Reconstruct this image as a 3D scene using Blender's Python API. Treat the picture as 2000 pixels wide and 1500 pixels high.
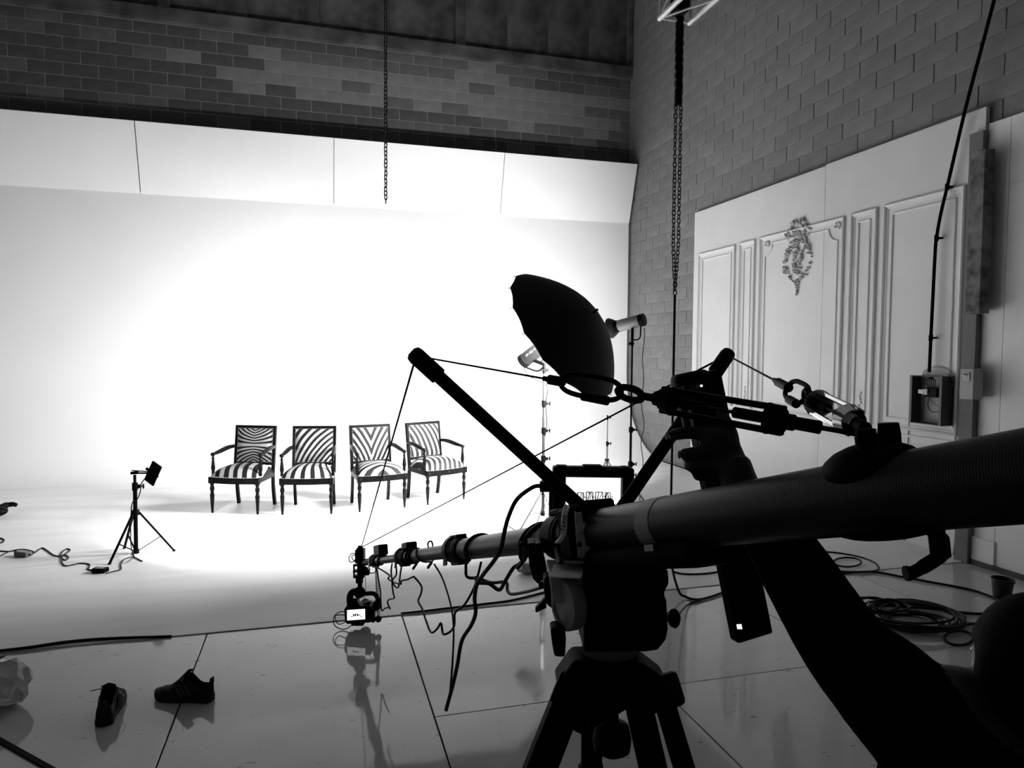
import bpy, bmesh, math, random
from mathutils import Vector, Matrix, Quaternion, noise

random.seed(7)
scene = bpy.context.scene
for _o in list(bpy.data.objects):
    bpy.data.objects.remove(_o)
COL = scene.collection

# ------------------------------------------------------------------ camera
YAW, PITCH, ROLL, FPX, CAMH = 0.273017, -0.0472577, 0.00737735, 1362.93, 1.65
_f = Vector((math.sin(YAW) * math.cos(PITCH), math.cos(YAW) * math.cos(PITCH), math.sin(PITCH)))
_r0 = Vector((math.cos(YAW), -math.sin(YAW), 0))
_u0 = _r0.cross(_f)
RT = _r0 * math.cos(ROLL) + _u0 * math.sin(ROLL)
UP = _u0 * math.cos(ROLL) - _r0 * math.sin(ROLL)
FW = _f
EYE = Vector((0, 0, CAMH))
cam_d = bpy.data.cameras.new('camera_view')
cam = bpy.data.objects.new('camera_view', cam_d)
COL.objects.link(cam)
cam_d.sensor_fit = 'HORIZONTAL'
cam_d.sensor_width = 36.0
cam_d.lens = FPX * 36.0 / 2000.0
cam_d.clip_start = 0.02
cam_d.clip_end = 100
cam.matrix_world = Matrix(((RT.x, UP.x, -FW.x, EYE.x), (RT.y, UP.y, -FW.y, EYE.y), (RT.z, UP.z, -FW.z, EYE.z), (0, 0, 0, 1)))
scene.camera = cam

# ------------------------------------------------------------------ exposure and world
scene.view_settings.view_transform = 'Standard'
scene.view_settings.look = 'None'
scene.view_settings.exposure = 1.55
scene.view_settings.gamma = 1.0
scene.view_settings.use_curve_mapping = False
world = bpy.data.worlds.new('studio_world')
scene.world = world
world.use_nodes = True
world.node_tree.nodes['Background'].inputs[0].default_value = (0.0, 0.0, 0.0, 1)
world.node_tree.nodes['Background'].inputs[1].default_value = 0.0

# lamp powers (watts); the lamps themselves are made with the fixtures they belong to
UMBRELLA_W = 122.0
STROBE_W = 72.0
LED_W = 7.0

# ------------------------------------------------------------------ measuring helpers (photo pixel + real distance -> point in the room)
def ray(x, y):
    return FW + RT * ((x - 1000.0) / FPX) - UP * ((y - 750.0) / FPX)
def PX(x, y, d):
    return EYE + ray(x, y) * d
def PF(x, y, z=0.0):
    r = ray(x, y)
    return EYE + r * ((z - CAMH) / r.z)
def PW(x, y, X):
    r = ray(x, y)
    return EYE + r * (X / r.x)
def PB(x, y, Y):
    r = ray(x, y)
    return EYE + r * (Y / r.y)
def proj(p):
    v = Vector(p) - EYE
    d = v.dot(FW)
    if d < 0.05:
        return (-9999, -9999, d)
    return (1000 + FPX * v.dot(RT) / d, 750 - FPX * v.dot(UP) / d, d)
def V(*a):
    return Vector(a)

# ------------------------------------------------------------------ mesh builder
WO = {}
def frame_to(d):
    d = Vector(d).normalized()
    q = Vector((0, 0, 1)).rotation_difference(d)
    return q.to_matrix()
class MB:
    def __init__(self):
        self.v = []; self.f = []; self.m = []
    def add(self, vs, fs, mi=0):
        o = len(self.v)
        self.v += [Vector(p) for p in vs]
        self.f += [tuple(i + o for i in f) for f in fs]
        self.m += [mi] * len(fs)
        return self
    def bm(self, b, M=None, mi=0):
        b.verts.index_update()
        vs = [(M @ v.co) if M else v.co.copy() for v in b.verts]
        fs = [[v.index for v in f.verts] for f in b.faces]
        b.free()
        return self.add(vs, fs, mi)
    def box(self, c, s, R=None, bev=0.0, mi=0, seg=1, taper=None):
        b = bmesh.new()
        bmesh.ops.create_cube(b, size=1.0)
        for v in b.verts:
            k = 1.0
            if taper and v.co.z > 0:
                k = taper
            v.co = Vector((v.co.x * s[0] * k, v.co.y * s[1] * k, v.co.z * s[2]))
        if bev > 0:
            bmesh.ops.bevel(b, geom=list(b.edges), offset=bev, segments=seg, affect='EDGES', profile=0.5, clamp_overlap=True)
        M = Matrix.Translation(Vector(c))
        if R is not None:
            M = M @ (R.to_4x4() if len(R) == 3 else R)
        return self.bm(b, M, mi)
    def bar(self, p0, p1, w, h, up=(0, 0, 1), bev=0.0, mi=0):
        p0 = Vector(p0); p1 = Vector(p1)
        z = (p1 - p0); L = z.length; z.normalize()
        x = Vector(up).cross(z)
        if x.length < 1e-4:
            x = Vector((1, 0, 0)).cross(z)
        x.normalize(); y = z.cross(x)
        R = Matrix((x, y, z)).transposed()
        return self.box((p0 + p1) / 2, (w, h, L), R, bev, mi)
    def cyl(self, p0, p1, r0, r1=None, n=12, mi=0, cap=True):
        p0 = Vector(p0); p1 = Vector(p1)
        if r1 is None:
            r1 = r0
        R = frame_to(p1 - p0)
        vs = []; fs = []
        for k in range(n):
            a = 2 * math.pi * k / n
            e = R @ Vector((math.cos(a), math.sin(a), 0))
            vs.append(p0 + e * r0); vs.append(p1 + e * r1)
        for k in range(n):
            a = 2 * k; b = 2 * ((k + 1) % n)
            fs.append((a, b, b + 1, a + 1))
        if cap:
            fs.append(tuple(2 * k for k in reversed(range(n))))
            fs.append(tuple(2 * k + 1 for k in range(n)))
        return self.add(vs, fs, mi)
    def tube(self, pts, r, n=8, closed=False, mi=0):
        pts = [Vector(p) for p in pts]
        N = len(pts)
        rr = r if isinstance(r, (list, tuple)) else [r] * N
        vs = []; fs = []
        t0 = None; nx = None
        for i in range(N):
            if closed:
                t = pts[(i + 1) % N] - pts[i - 1]
            else:
                t = pts[min(i + 1, N - 1)] - pts[max(i - 1, 0)]
            if t.length < 1e-9:
                t = t0.copy() if t0 else Vector((0, 0, 1))
            t.normalize()
            if nx is None:
                a = Vector((0, 0, 1)) if abs(t.z) < 0.9 else Vector((1, 0, 0))
                nx = a.cross(t).normalized()
            else:
                nx = nx - t * nx.dot(t)
                if nx.length < 1e-6:
                    nx = Vector((1, 0, 0)).cross(t)
                nx.normalize()
            ny = t.cross(nx)
            for k in range(n):
                a = 2 * math.pi * k / n
                vs.append(pts[i] + (nx * math.cos(a) + ny * math.sin(a)) * rr[i])
            t0 = t
        M = N if closed else N - 1
        for i in range(M):
            j = (i + 1) % N
            for k in range(n):
                l = (k + 1) % n
                fs.append((i * n + k, i * n + l, j * n + l, j * n + k))
        if not closed:
            fs.append(tuple(reversed(range(n))))
            fs.append(tuple((N - 1) * n + k for k in range(n)))
        return self.add(vs, fs, mi)
    def lathe(self, prof, n=16, M=None, mi=0):
        vs = []; fs = []
        for (r, z) in prof:
            for k in range(n):
                a = 2 * math.pi * k / n
                vs.append(Vector((r * math.cos(a), r * math.sin(a), z)))
        if M is not None:
            M4 = M if len(M) == 4 else M.to_4x4()
            vs = [M4 @ v for v in vs]
        P = len(prof)
        for i in range(P - 1):
            for k in range(n):
                l = (k + 1) % n
                fs.append((i * n + k, i * n + l, (i + 1) * n + l, (i + 1) * n + k))
        fs.append(tuple(reversed(range(n))))
        fs.append(tuple((P - 1) * n + k for k in range(n)))
        return self.add(vs, fs, mi)
    def prism(self, poly, h, M=None, mi=0):
        n = len(poly)
        vs = [Vector((x, y, 0)) for x, y in poly] + [Vector((x, y, h)) for x, y in poly]
        if M is not None:
            vs = [M @ v for v in vs]
        fs = [tuple(reversed(range(n))), tuple(range(n, 2 * n))]
        for k in range(n):
            l = (k + 1) % n
            fs.append((k, l, n + l, n + k))
        return self.add(vs, fs, mi)
    def ell(self, c, s, R=None, n=12, m=8, mi=0):
        c = Vector(c)
        vs = []; fs = []
        def T(p):
            p = Vector((p[0] * s[0], p[1] * s[1], p[2] * s[2]))
            return c + ((R @ p) if R is not None else p)
        vs.append(T((0, 0, -1)))
        for i in range(1, m):
            t = -math.pi / 2 + math.pi * i / m
            for k in range(n):
                a = 2 * math.pi * k / n
                vs.append(T((math.cos(t) * math.cos(a), math.cos(t) * math.sin(a), math.sin(t))))
        vs.append(T((0, 0, 1)))
        for k in range(n):
            fs.append((0, 1 + (k + 1) % n, 1 + k))
        for i in range(m - 2):
            for k in range(n):
                l = (k + 1) % n
                a = 1 + i * n; b = 1 + (i + 1) * n
                fs.append((a + k, a + l, b + l, b + k))
        e = len(vs) - 1; a = 1 + (m - 2) * n
        for k in range(n):
            fs.append((a + k, a + (k + 1) % n, e))
        return self.add(vs, fs, mi)
    def grid(self, P, mi=0):
        # P[i][j] points
        a = len(P); b = len(P[0])
        vs = [p for row in P for p in row]
        fs = [(i * b + j, i * b + j + 1, (i + 1) * b + j + 1, (i + 1) * b + j) for i in range(a - 1) for j in range(b - 1)]
        return self.add(vs, fs, mi)
    def mesh(self, name, c=Vector((0, 0, 0)), smooth=True, ang=35):
        me = bpy.data.meshes.new(name)
        me.from_pydata([tuple(v - c) for v in self.v], [], self.f)
        if any(self.m):
            me.polygons.foreach_set('material_index', self.m)
        me.update()
        if smooth:
            me.shade_smooth()
            me.set_sharp_from_angle(angle=math.radians(ang))
        return me
    def build(self, name, mat, parent=None, smooth=True, ang=35, label=None, origin=None):
        if origin is not None:
            c = Vector(origin)
        else:
            lo = Vector((min(v[i] for v in self.v) for i in range(3)))
            hi = Vector((max(v[i] for v in self.v) for i in range(3)))
            c = (lo + hi) / 2
            if parent is None:
                c.z = lo.z
        me = self.mesh(name, c, smooth, ang)
        for m_ in (mat if isinstance(mat, (list, tuple)) else [mat]):
            me.materials.append(m_)
        o = bpy.data.objects.new(name, me)
        COL.objects.link(o)
        WO[o.name] = c
        if parent is not None:
            o.parent = parent
            o.location = c - WO[parent.name]
        else:
            o.location = c
        if label:
            o['label'] = label
        return o
def tag(o, label, cat, group=None, kind=None):
    o['label'] = label
    if cat:
        o['category'] = cat
    if group:
        o['group'] = group
    if kind:
        o['kind'] = kind
    return o
def struct(o, label=None, kind='structure'):
    o['kind'] = kind
    if label:
        o['label'] = label
    return o
def empty(name, loc=(0, 0, 0), label=None, cat=None, group=None):
    o = bpy.data.objects.new(name, None)
    COL.objects.link(o)
    o.location = Vector(loc)
    o.empty_display_size = 0.1
    WO[o.name] = Vector(loc)
    if label:
        tag(o, label, cat, group)
    return o
def copy_tree(o, parent=None):
    c = o.copy()
    COL.objects.link(c)
    if parent is not None:
        c.parent = parent
    for ch in list(o.children):
        copy_tree(ch, c)
    return c
def spline(pts, k=8, closed=False):
    pts = [Vector(p) for p in pts]
    n = len(pts)
    out = []
    rng = range(n) if closed else range(n - 1)
    for i in rng:
        if closed:
            p0, p1, p2, p3 = pts[i - 1], pts[i], pts[(i + 1) % n], pts[(i + 2) % n]
        else:
            p0 = pts[max(i - 1, 0)]; p1 = pts[i]; p2 = pts[i + 1]; p3 = pts[min(i + 2, n - 1)]
        for j in range(k):
            t = j / k
            out.append(0.5 * ((2 * p1) + (p2 - p0) * t + (2 * p0 - 5 * p1 + 4 * p2 - p3) * t * t + (3 * p1 - p0 - 3 * p2 + p3) * t ** 3))
    if not closed:
        out.append(pts[-1])
    return out

# ------------------------------------------------------------------ materials
MATS = {}
def nodes_of(name):
    m = bpy.data.materials.new(name)
    m.use_nodes = True
    nt = m.node_tree
    return m, nt, nt.nodes['Principled BSDF']
def mat(name, g, rough=0.5, metal=0.0, spec=0.5, var=0.0, scale=6.0, bump=0.0, bscale=40.0, detail=5.0):
    if name in MATS:
        return MATS[name]
    m, nt, b = nodes_of(name)
    b.inputs['Roughness'].default_value = rough
    b.inputs['Metallic'].default_value = metal
    b.inputs['Specular IOR Level'].default_value = spec
    b.inputs['Base Color'].default_value = (g, g, g, 1)
    tc = nt.nodes.new('ShaderNodeTexCoord')
    if var > 0:
        nz = nt.nodes.new('ShaderNodeTexNoise')
        nz.inputs['Scale'].default_value = scale
        nz.inputs['Detail'].default_value = detail
        nt.links.new(tc.outputs['Object'], nz.inputs['Vector'])
        cr = nt.nodes.new('ShaderNodeValToRGB')
        cr.color_ramp.elements[0].position = 0.3
        cr.color_ramp.elements[1].position = 0.7
        a = g * (1 - var); c = g * (1 + var)
        cr.color_ramp.elements[0].color = (a, a, a, 1)
        cr.color_ramp.elements[1].color = (c, c, c, 1)
        nt.links.new(nz.outputs['Fac'], cr.inputs['Fac'])
        nt.links.new(cr.outputs['Color'], b.inputs['Base Color'])
    if bump > 0:
        n2 = nt.nodes.new('ShaderNodeTexNoise')
        n2.inputs['Scale'].default_value = bscale
        n2.inputs['Detail'].default_value = 6
        nt.links.new(tc.outputs['Object'], n2.inputs['Vector'])
        bp = nt.nodes.new('ShaderNodeBump')
        bp.inputs['Strength'].default_value = bump
        bp.inputs['Distance'].default_value = 0.01
        nt.links.new(n2.outputs['Fac'], bp.inputs['Height'])
        nt.links.new(bp.outputs['Normal'], b.inputs['Normal'])
    MATS[name] = m
    return m
def emit_mat(name, g, s):
    m = bpy.data.materials.new(name)
    m.use_nodes = True
    nt = m.node_tree
    nt.nodes.clear()
    e = nt.nodes.new('ShaderNodeEmission')
    e.inputs['Color'].default_value = (g, g, g, 1)
    e.inputs['Strength'].default_value = s
    o = nt.nodes.new('ShaderNodeOutputMaterial')
    nt.links.new(e.outputs[0], o.inputs[0])
    return m
M_CYC = mat('cyc_white_paint', 0.77, 0.55, spec=0.3, var=0.02, scale=1.5)
M_FLAP = mat('flap_white_paint', 0.84, 0.6, spec=0.3, var=0.02, scale=2)
M_FLAT = mat('flat_white_paint', 0.70, 0.6, spec=0.25, var=0.03, scale=3)
M_FLAT2 = mat('board_off_white', 0.82, 0.7, spec=0.2, var=0.05, scale=3)
M_MORTAR = mat('mortar', 0.27, 0.95, spec=0.1, var=0.2, scale=8, bump=0.4, bscale=60)
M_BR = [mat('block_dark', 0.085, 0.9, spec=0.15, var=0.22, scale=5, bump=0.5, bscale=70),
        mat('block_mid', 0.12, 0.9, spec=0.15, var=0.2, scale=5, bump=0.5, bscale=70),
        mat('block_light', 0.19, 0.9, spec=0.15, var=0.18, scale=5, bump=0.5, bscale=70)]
M_BRR = [mat('wall_block_dark', 0.200, 0.9, spec=0.15, var=0.12, scale=5, bump=0.5, bscale=70),
         mat('wall_block_mid', 0.212, 0.9, spec=0.15, var=0.12, scale=5, bump=0.5, bscale=70),
         mat('wall_block_light', 0.225, 0.9, spec=0.15, var=0.12, scale=5, bump=0.5, bscale=70)]
M_CONC = mat('stained_concrete', 0.078, 0.9, spec=0.15, var=0.7, scale=2.2, bump=0.4, bscale=30, detail=9)
M_DARKROOM = mat('dim_room_paint', 0.35, 0.9, spec=0.1)
M_JOINT = mat('floor_joint_dark', 0.01, 0.9)
M_BLACK = mat('black_metal', 0.003, 0.6, spec=0.03)
M_BLACKP = mat('black_plastic', 0.003, 0.5, spec=0.05)
M_RUBBER = mat('black_rubber', 0.004, 0.7, spec=0.08)
M_CABLE = mat('black_cable', 0.006, 0.5, spec=0.15)
M_GREYM = mat('grey_metal', 0.20, 0.4, metal=0.6)
M_ALU = mat('bare_aluminium', 0.10, 0.45, metal=0.3)
M_CHROME = mat('polished_steel', 0.6, 0.12, metal=1.0)
M_CHAIN = mat('dark_chain_steel', 0.02, 0.4, metal=0.3)
M_WOOD = mat('black_lacquered_wood', 0.0025, 0.3, spec=0.08, var=0.4, scale=20)
M_STRAP = mat('pale_grey_plastic', 0.40, 0.5)
M_SCREEN = emit_mat('lit_screen', 1.0, 0.38)
M_LEDDOT = emit_mat('lit_dot', 1.0, 3.0)
M_INK = mat('screen_dark_detail', 0.02, 0.9)

def floor_material():
    m, nt, b = nodes_of('sealed_glossy_concrete')
    tc = nt.nodes.new('ShaderNodeTexCoord')
    geo = nt.nodes.new('ShaderNodeNewGeometry')
    n1 = nt.nodes.new('ShaderNodeTexNoise'); n1.inputs['Scale'].default_value = 1.3; n1.inputs['Detail'].default_value = 7
    n2 = nt.nodes.new('ShaderNodeTexNoise'); n2.inputs['Scale'].default_value = 9; n2.inputs['Detail'].default_value = 8; n2.inputs['Roughness'].default_value = 0.7
    nt.links.new(geo.outputs['Position'], n1.inputs['Vector'])
    nt.links.new(geo.outputs['Position'], n2.inputs['Vector'])
    cr = nt.nodes.new('ShaderNodeValToRGB')
    cr.color_ramp.elements[0].position = 0.3; cr.color_ramp.elements[0].color = (0.43, 0.43, 0.43, 1)
    cr.color_ramp.elements[1].position = 0.7; cr.color_ramp.elements[1].color = (0.54, 0.54, 0.54, 1)
    nt.links.new(n1.outputs['Fac'], cr.inputs['Fac'])
    # scuffs and small marks
    sc = nt.nodes.new('ShaderNodeValToRGB')
    sc.color_ramp.elements[0].position = 0.335; sc.color_ramp.elements[0].color = (0.35, 0.35, 0.35, 1)
    sc.color_ramp.elements[1].position = 0.375; sc.color_ramp.elements[1].color = (1, 1, 1, 1)
    mp = nt.nodes.new('ShaderNodeMapping'); mp.inputs['Scale'].default_value = (0.8, 2.4, 1)
    mp.inputs['Rotation'].default_value = (0, 0, 0.5)
    nt.links.new(geo.outputs['Position'], mp.inputs['Vector'])
    nt.links.new(mp.outputs['Vector'], n2.inputs['Vector'])
    nt.links.new(n2.outputs['Fac'], sc.inputs['Fac'])
    mx = nt.nodes.new('ShaderNodeMix'); mx.data_type = 'RGBA'; mx.blend_type = 'MULTIPLY'
    mx.inputs['Factor'].default_value = 1.0
    nt.links.new(cr.outputs['Color'], mx.inputs['A'])
    nt.links.new(sc.outputs['Color'], mx.inputs['B'])
    nt.links.new(mx.outputs['Result'], b.inputs['Base Color'])
    rr = nt.nodes.new('ShaderNodeMapRange')
    rr.inputs['To Min'].default_value = 0.03; rr.inputs['To Max'].default_value = 0.10
    nt.links.new(n1.outputs['Fac'], rr.inputs['Value'])
    nt.links.new(rr.outputs['Result'], b.inputs['Roughness'])
    b.inputs['Specular IOR Level'].default_value = 0.55
    b.inputs['IOR'].default_value = 1.5
    n3 = nt.nodes.new('ShaderNodeTexNoise'); n3.inputs['Scale'].default_value = 3.0; n3.inputs['Detail'].default_value = 2
    nt.links.new(geo.outputs['Position'], n3.inputs['Vector'])
    bp = nt.nodes.new('ShaderNodeBump'); bp.inputs['Strength'].default_value = 0.05; bp.inputs['Distance'].default_value = 0.02
    nt.links.new(n3.outputs['Fac'], bp.inputs['Height'])
    nt.links.new(bp.outputs['Normal'], b.inputs['Normal'])
    return m
M_FLOOR = floor_material()
def cyc_floor_material():
    m, nt, b = nodes_of('cyc_painted_floor')
    geo = nt.nodes.new('ShaderNodeNewGeometry')
    n1 = nt.nodes.new('ShaderNodeTexNoise'); n1.inputs['Scale'].default_value = 2.0; n1.inputs['Detail'].default_value = 8
    mp = nt.nodes.new('ShaderNodeMapping'); mp.inputs['Scale'].default_value = (0.5, 3.0, 1)
    nt.links.new(geo.outputs['Position'], mp.inputs['Vector'])
    nt.links.new(mp.outputs['Vector'], n1.inputs['Vector'])
    cr = nt.nodes.new('ShaderNodeValToRGB')
    cr.color_ramp.elements[0].position = 0.25; cr.color_ramp.elements[0].color = (0.68, 0.68, 0.68, 1)
    cr.color_ramp.elements[1].position = 0.6; cr.color_ramp.elements[1].color = (0.76, 0.76, 0.76, 1)
    nt.links.new(n1.outputs['Fac'], cr.inputs['Fac'])
    nt.links.new(cr.outputs['Color'], b.inputs['Base Color'])
    b.inputs['Roughness'].default_value = 0.45
    b.inputs['Specular IOR Level'].default_value = 0.35
    return m
M_CYCFLOOR = cyc_floor_material()
# ================================================================== THE ROOM
WX = 5.03          # right wall
BY = 10.80         # back brick wall
LX = -8.5; FY = -4.5; CZ = 8.6
CYC_Y0 = 4.30      # front edge of the painted cyc floor
CYC_Y = 10.71      # face of the cyc wall
# ---- floor: concrete slabs with recessed saw-cut joints
b = MB(); b.box((( LX + WX) / 2, (FY + CYC_Y0 + 0.3) / 2, -0.06), (WX - LX + 0.3, CYC_Y0 + 0.3 - FY, 0.1))
floor = struct(b.build('floor', M_JOINT), 'glossy grey concrete floor cut into large slabs')
xs = [-8.5] + [-0.62 - 1.121 * k for k in range(6, 0, -1)] + [-0.62, 0.502, 1.622, 2.745, 3.87, 5.03]
ys = [-4.5, -2.9, -1.4, 0.1, 1.62, 3.05, 4.30]
for i in range(len(xs) - 1):
    yy_ = ys if xs[i] > 0.4 else [v for v in ys if v != 3.05]
    for j in range(len(yy_) - 1):
        x0, x1, y0, y1 = xs[i], xs[i + 1], yy_[j], yy_[j + 1]
        g = 0.0035
        gx = g if i < 30 else 0
        q = MB(); q.box(((x0 + x1) / 2, (y0 + y1) / 2, -0.005), (x1 - x0 - 2 * g, y1 - y0 - 2 * (g if y1 < 4.2 else 0.001), 0.01), bev=0.0015)
        q.build('slab', M_FLOOR, floor, smooth=False)
# ---- cyclorama: painted floor, cove and wall in one sweep
R = 1.35
YC = CYC_Y - R
b = MB(); b.box(((LX + 4.985) / 2, (CYC_Y0 + YC) / 2, -0.047), (4.985 - LX, YC - CYC_Y0, 0.106))
struct(b.build('floor_cyclorama', M_CYCFLOOR, smooth=False), 'white painted cyclorama floor with a thin raised front edge')
prof = []
for k in range(0, 25):
    a = math.pi / 2 * k / 24
    prof.append((YC + R * math.sin(a), 0.006 + R - R * math.cos(a)))
prof += [(CYC_Y, 2.5), (CYC_Y, 3.80), (BY - 0.02, 3.80), (BY - 0.02, -0.1), (YC, -0.1)]
b = MB()
n = len(prof)
x0, x1 = LX, 4.985
vs = [(x0, y, z) for y, z in prof] + [(x1, y, z) for y, z in prof]
b.add(vs, [(k, (k + 1) % n, n + (k + 1) % n, n + k)[::-1] for k in range(n)] + [tuple(range(n))[::1], tuple(reversed(range(n, 2 * n)))])
cyc = struct(b.build('wall_cyclorama', M_CYC, smooth=True, ang=30), 'white cyclorama cove sweeping up into the smooth back wall')
# ---- four slanted head boards above the cyc wall
fx = [-8.5, -4.85, -2.314, 0.255, 2.78, 4.99]
FZ0, FZ1, FY0, FY1 = 3.775, 4.665, 10.70, 10.42
hd = empty('trim_1', (0.0, 10.6, FZ0)); struct(hd, 'row of white boards tilted out along the top of the cyc')
for k in range(len(fx) - 1):
    g = 0.004 if k != 2 else 0.006
    a, c = fx[k] + g, fx[k + 1] - (0.004 if k != 1 else 0.007)
    t = 0.018
    nrm = V(0, -(FZ1 - FZ0), -(FY0 - FY1)).normalized()
    dz = -0.012 if k == 1 else 0.0
    P = []
    for x in (a, c):
        tilt = 0.0
        P.append([V(x, FY0, FZ0), V(x, FY1, FZ1), V(x, FY1, FZ1) - nrm * t, V(x, FY0, FZ0) - nrm * t])
    q = MB(); q.add(P[0] + P[1], [(0, 1, 2, 3), (7, 6, 5, 4), (0, 4, 5, 1), (1, 5, 6, 2), (2, 6, 7, 3), (3, 7, 4, 0)])
    q.build('panel', M_FLAP, hd, smooth=False)
# ---- back brick wall
b = MB(); b.box(((LX + WX) / 2, BY + 0.16, CZ / 2), (WX - LX + 0.4, 0.3, CZ))
wall_b = struct(b.build('wall_back', M_MORTAR), 'upper back wall of mixed dark and light concrete blocks')
BL, RH = 0.4265, 0.1712
def brick_mesh(name, l, h, t, bev):
    q = MB(); q.box((0, 0, 0), (l, t, h), bev=bev)
    return q.mesh(name, smooth=False)
bm_back = brick_mesh('brick', BL - 0.008, RH - 0.008, 0.03, 0.002)
bm_right = brick_mesh('brick_side', 0.425 - 0.008, 0.1695 - 0.009, 0.03, 0.003)
for me_ in (bm_back, bm_right):
    me_.materials.append(M_BR[1])
def place_brick(me, loc, rotz, parent, m, sx=1.0, sz=1.0):
    o = bpy.data.objects.new('brick', me)
    COL.objects.link(o)
    o.parent = parent
    o.location = Vector(loc) - WO[parent.name]
    o.rotation_euler = (0, 0, rotz)
    o.scale = (sx, 1, sz)
    o.material_slots[0].link = 'OBJECT'
    o.material_slots[0].material = m
    return o
rb = random.Random(3)
top_z = 5.982
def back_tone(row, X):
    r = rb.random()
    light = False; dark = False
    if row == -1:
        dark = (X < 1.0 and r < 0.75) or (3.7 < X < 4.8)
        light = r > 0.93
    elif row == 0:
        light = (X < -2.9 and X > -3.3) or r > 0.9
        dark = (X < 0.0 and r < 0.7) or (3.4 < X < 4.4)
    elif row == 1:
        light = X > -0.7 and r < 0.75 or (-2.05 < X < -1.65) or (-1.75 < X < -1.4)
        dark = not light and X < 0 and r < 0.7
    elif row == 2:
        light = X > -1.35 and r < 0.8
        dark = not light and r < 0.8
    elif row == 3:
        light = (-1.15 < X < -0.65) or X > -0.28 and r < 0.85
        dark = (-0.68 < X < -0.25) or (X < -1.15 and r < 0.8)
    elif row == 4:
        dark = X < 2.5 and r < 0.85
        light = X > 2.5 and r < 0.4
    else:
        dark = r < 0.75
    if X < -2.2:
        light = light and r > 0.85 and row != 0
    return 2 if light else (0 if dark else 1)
for row in range(-1, 8):
    zt = top_z - row * RH
    if row == -1:
        zt = top_z + 0.150
    h = RH if row >= 0 else 0.150
    off = -1.119 - (0 if row % 2 else BL / 2)
    k0 = int((-4.6 - off) / BL) - 1
    x = off + k0 * BL
    while x < WX - 0.02:
        l = min(BL, WX - 0.005 - x)
        if l > 0.05:
            zc = zt - (RH if row >= 0 else 0.150) / 2
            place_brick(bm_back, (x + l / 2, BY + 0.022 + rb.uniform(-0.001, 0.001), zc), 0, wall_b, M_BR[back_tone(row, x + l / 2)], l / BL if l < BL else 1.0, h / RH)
        x += BL
# remaining blocks further left and behind the cyc head boards
q = MB()
for row in range(-1, 8):
    zt = top_z - row * RH
    off = -1.119 - (0 if row % 2 else BL / 2)
    x = off - 9 * BL - 9 * BL
    while x < off + (int((-4.6 - off) / BL) - 1) * BL - 0.01:
        if x > LX:
            q.box((x + BL / 2, BY + 0.022, zt - RH / 2), (BL - 0.008, 0.03, RH - 0.008))
        x += BL
struct(q.build('brick_field', M_BR[0], wall_b, smooth=False), kind='stuff')
# ledge beam, recessed concrete panels and pilasters over the blocks
q = MB(); q.box(((LX + WX) / 2, BY - 0.02, 6.235), (WX - LX, 0.10, 0.19), bev=0.006)
q.build('ledge_beam', M_CONC, wall_b, smooth=False)
px_ = [-8.3, -5.1, -2.0, 2.145, 4.98]
for i in range(len(px_) - 1):
    a, c = px_[i] + 0.085, px_[i + 1] - (0.085 if i < 3 else 0.03)
    nn = 4
    for s in range(nn):
        x0 = a + (c - a) * s / nn; x1 = a + (c - a) * (s + 1) / nn
        q = MB(); q.box(((x0 + x1) / 2, BY + 0.02 + 0.004 * (s % 2), (6.33 + CZ) / 2), (x1 - x0 - 0.006, 0.05, CZ - 6.33), bev=0.003)
        q.build('concrete_panel', M_CONC, wall_b, smooth=False)
for x in px_[1:]:
    w = 0.15 if x < 4.9 else 0.06
    q = MB(); q.box((x if x < 4.9 else 4.995, BY - 0.02, (6.33 + CZ) / 2), (w, 0.12, CZ - 6.33), bev=0.005)
    q.build('pilaster', M_CONC, wall_b, smooth=False)
# ---- right wall of concrete blocks
b = MB(); b.box((WX + 0.16, (FY + BY) / 2, CZ / 2), (0.3, BY - FY + 0.6, CZ))
wall_r = struct(b.build('wall_right', M_MORTAR), 'grey concrete block wall on the right')
RL2, RH2 = 0.425, 0.1695
cand = []
rr_ = random.Random(11)
row = -26
zt0 = 4.105
for row in range(-27, 26):
    zt = zt0 - row * RH2
    if zt - RH2 < -0.15 or zt > CZ + 0.05:
        continue
    off = 6.532 + (0 if row % 2 == 0 else RL2 / 2)
    k = -14
    while True:
        y0 = off + k * RL2
        k += 1
        if y0 > BY - 0.03:
            break
        y1 = min(y0 + RL2, BY - 0.005)
        if y1 < 1.2:
            continue
        z0, z1 = max(zt - RH2, 0.0), min(zt, CZ)
        if z1 - z0 < 0.03:
            continue
        corners = [proj((WX, y, z)) for y in (y0, y1) for z in (z0, z1)]
        cx = sum(c[0] for c in corners) / 4; cy = sum(c[1] for c in corners) / 4
        vis = -20 < cx < 2020 and -20 < cy < 1520
        # hidden behind the flats on the wall
        if z1 < 3.45 and y1 < 8.6:
            vis = False
        area = abs(corners[2][0] - corners[0][0]) * abs(corners[1][1] - corners[0][1])
        cand.append((area if vis else 0, y0, y1, z0, z1))
cand.sort(key=lambda t: -t[0])
stuff = MB()
for i, (ar, y0, y1, z0, z1) in enumerate(cand):
    t = rr_.random()
    mi = 0 if t < 0.3 else (1 if t < 0.8 else 2)
    dx = rr_.uniform(-0.002, 0.002)
    if i < 300 and ar > 0:
        place_brick(bm_right, (WX + 0.018 + dx, (y0 + y1) / 2, (z0 + z1) / 2), math.pi / 2, wall_r, M_BRR[mi], (y1 - y0) / RL2, (z1 - z0) / RH2)
    else:
        stuff.box((WX + 0.018 + dx, (y0 + y1) / 2, (z0 + z1) / 2), (0.03, y1 - y0 - 0.008, z1 - z0 - 0.009), mi=mi)
struct(stuff.build('brick_field', M_BRR, wall_r, smooth=False), kind='stuff')
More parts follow.
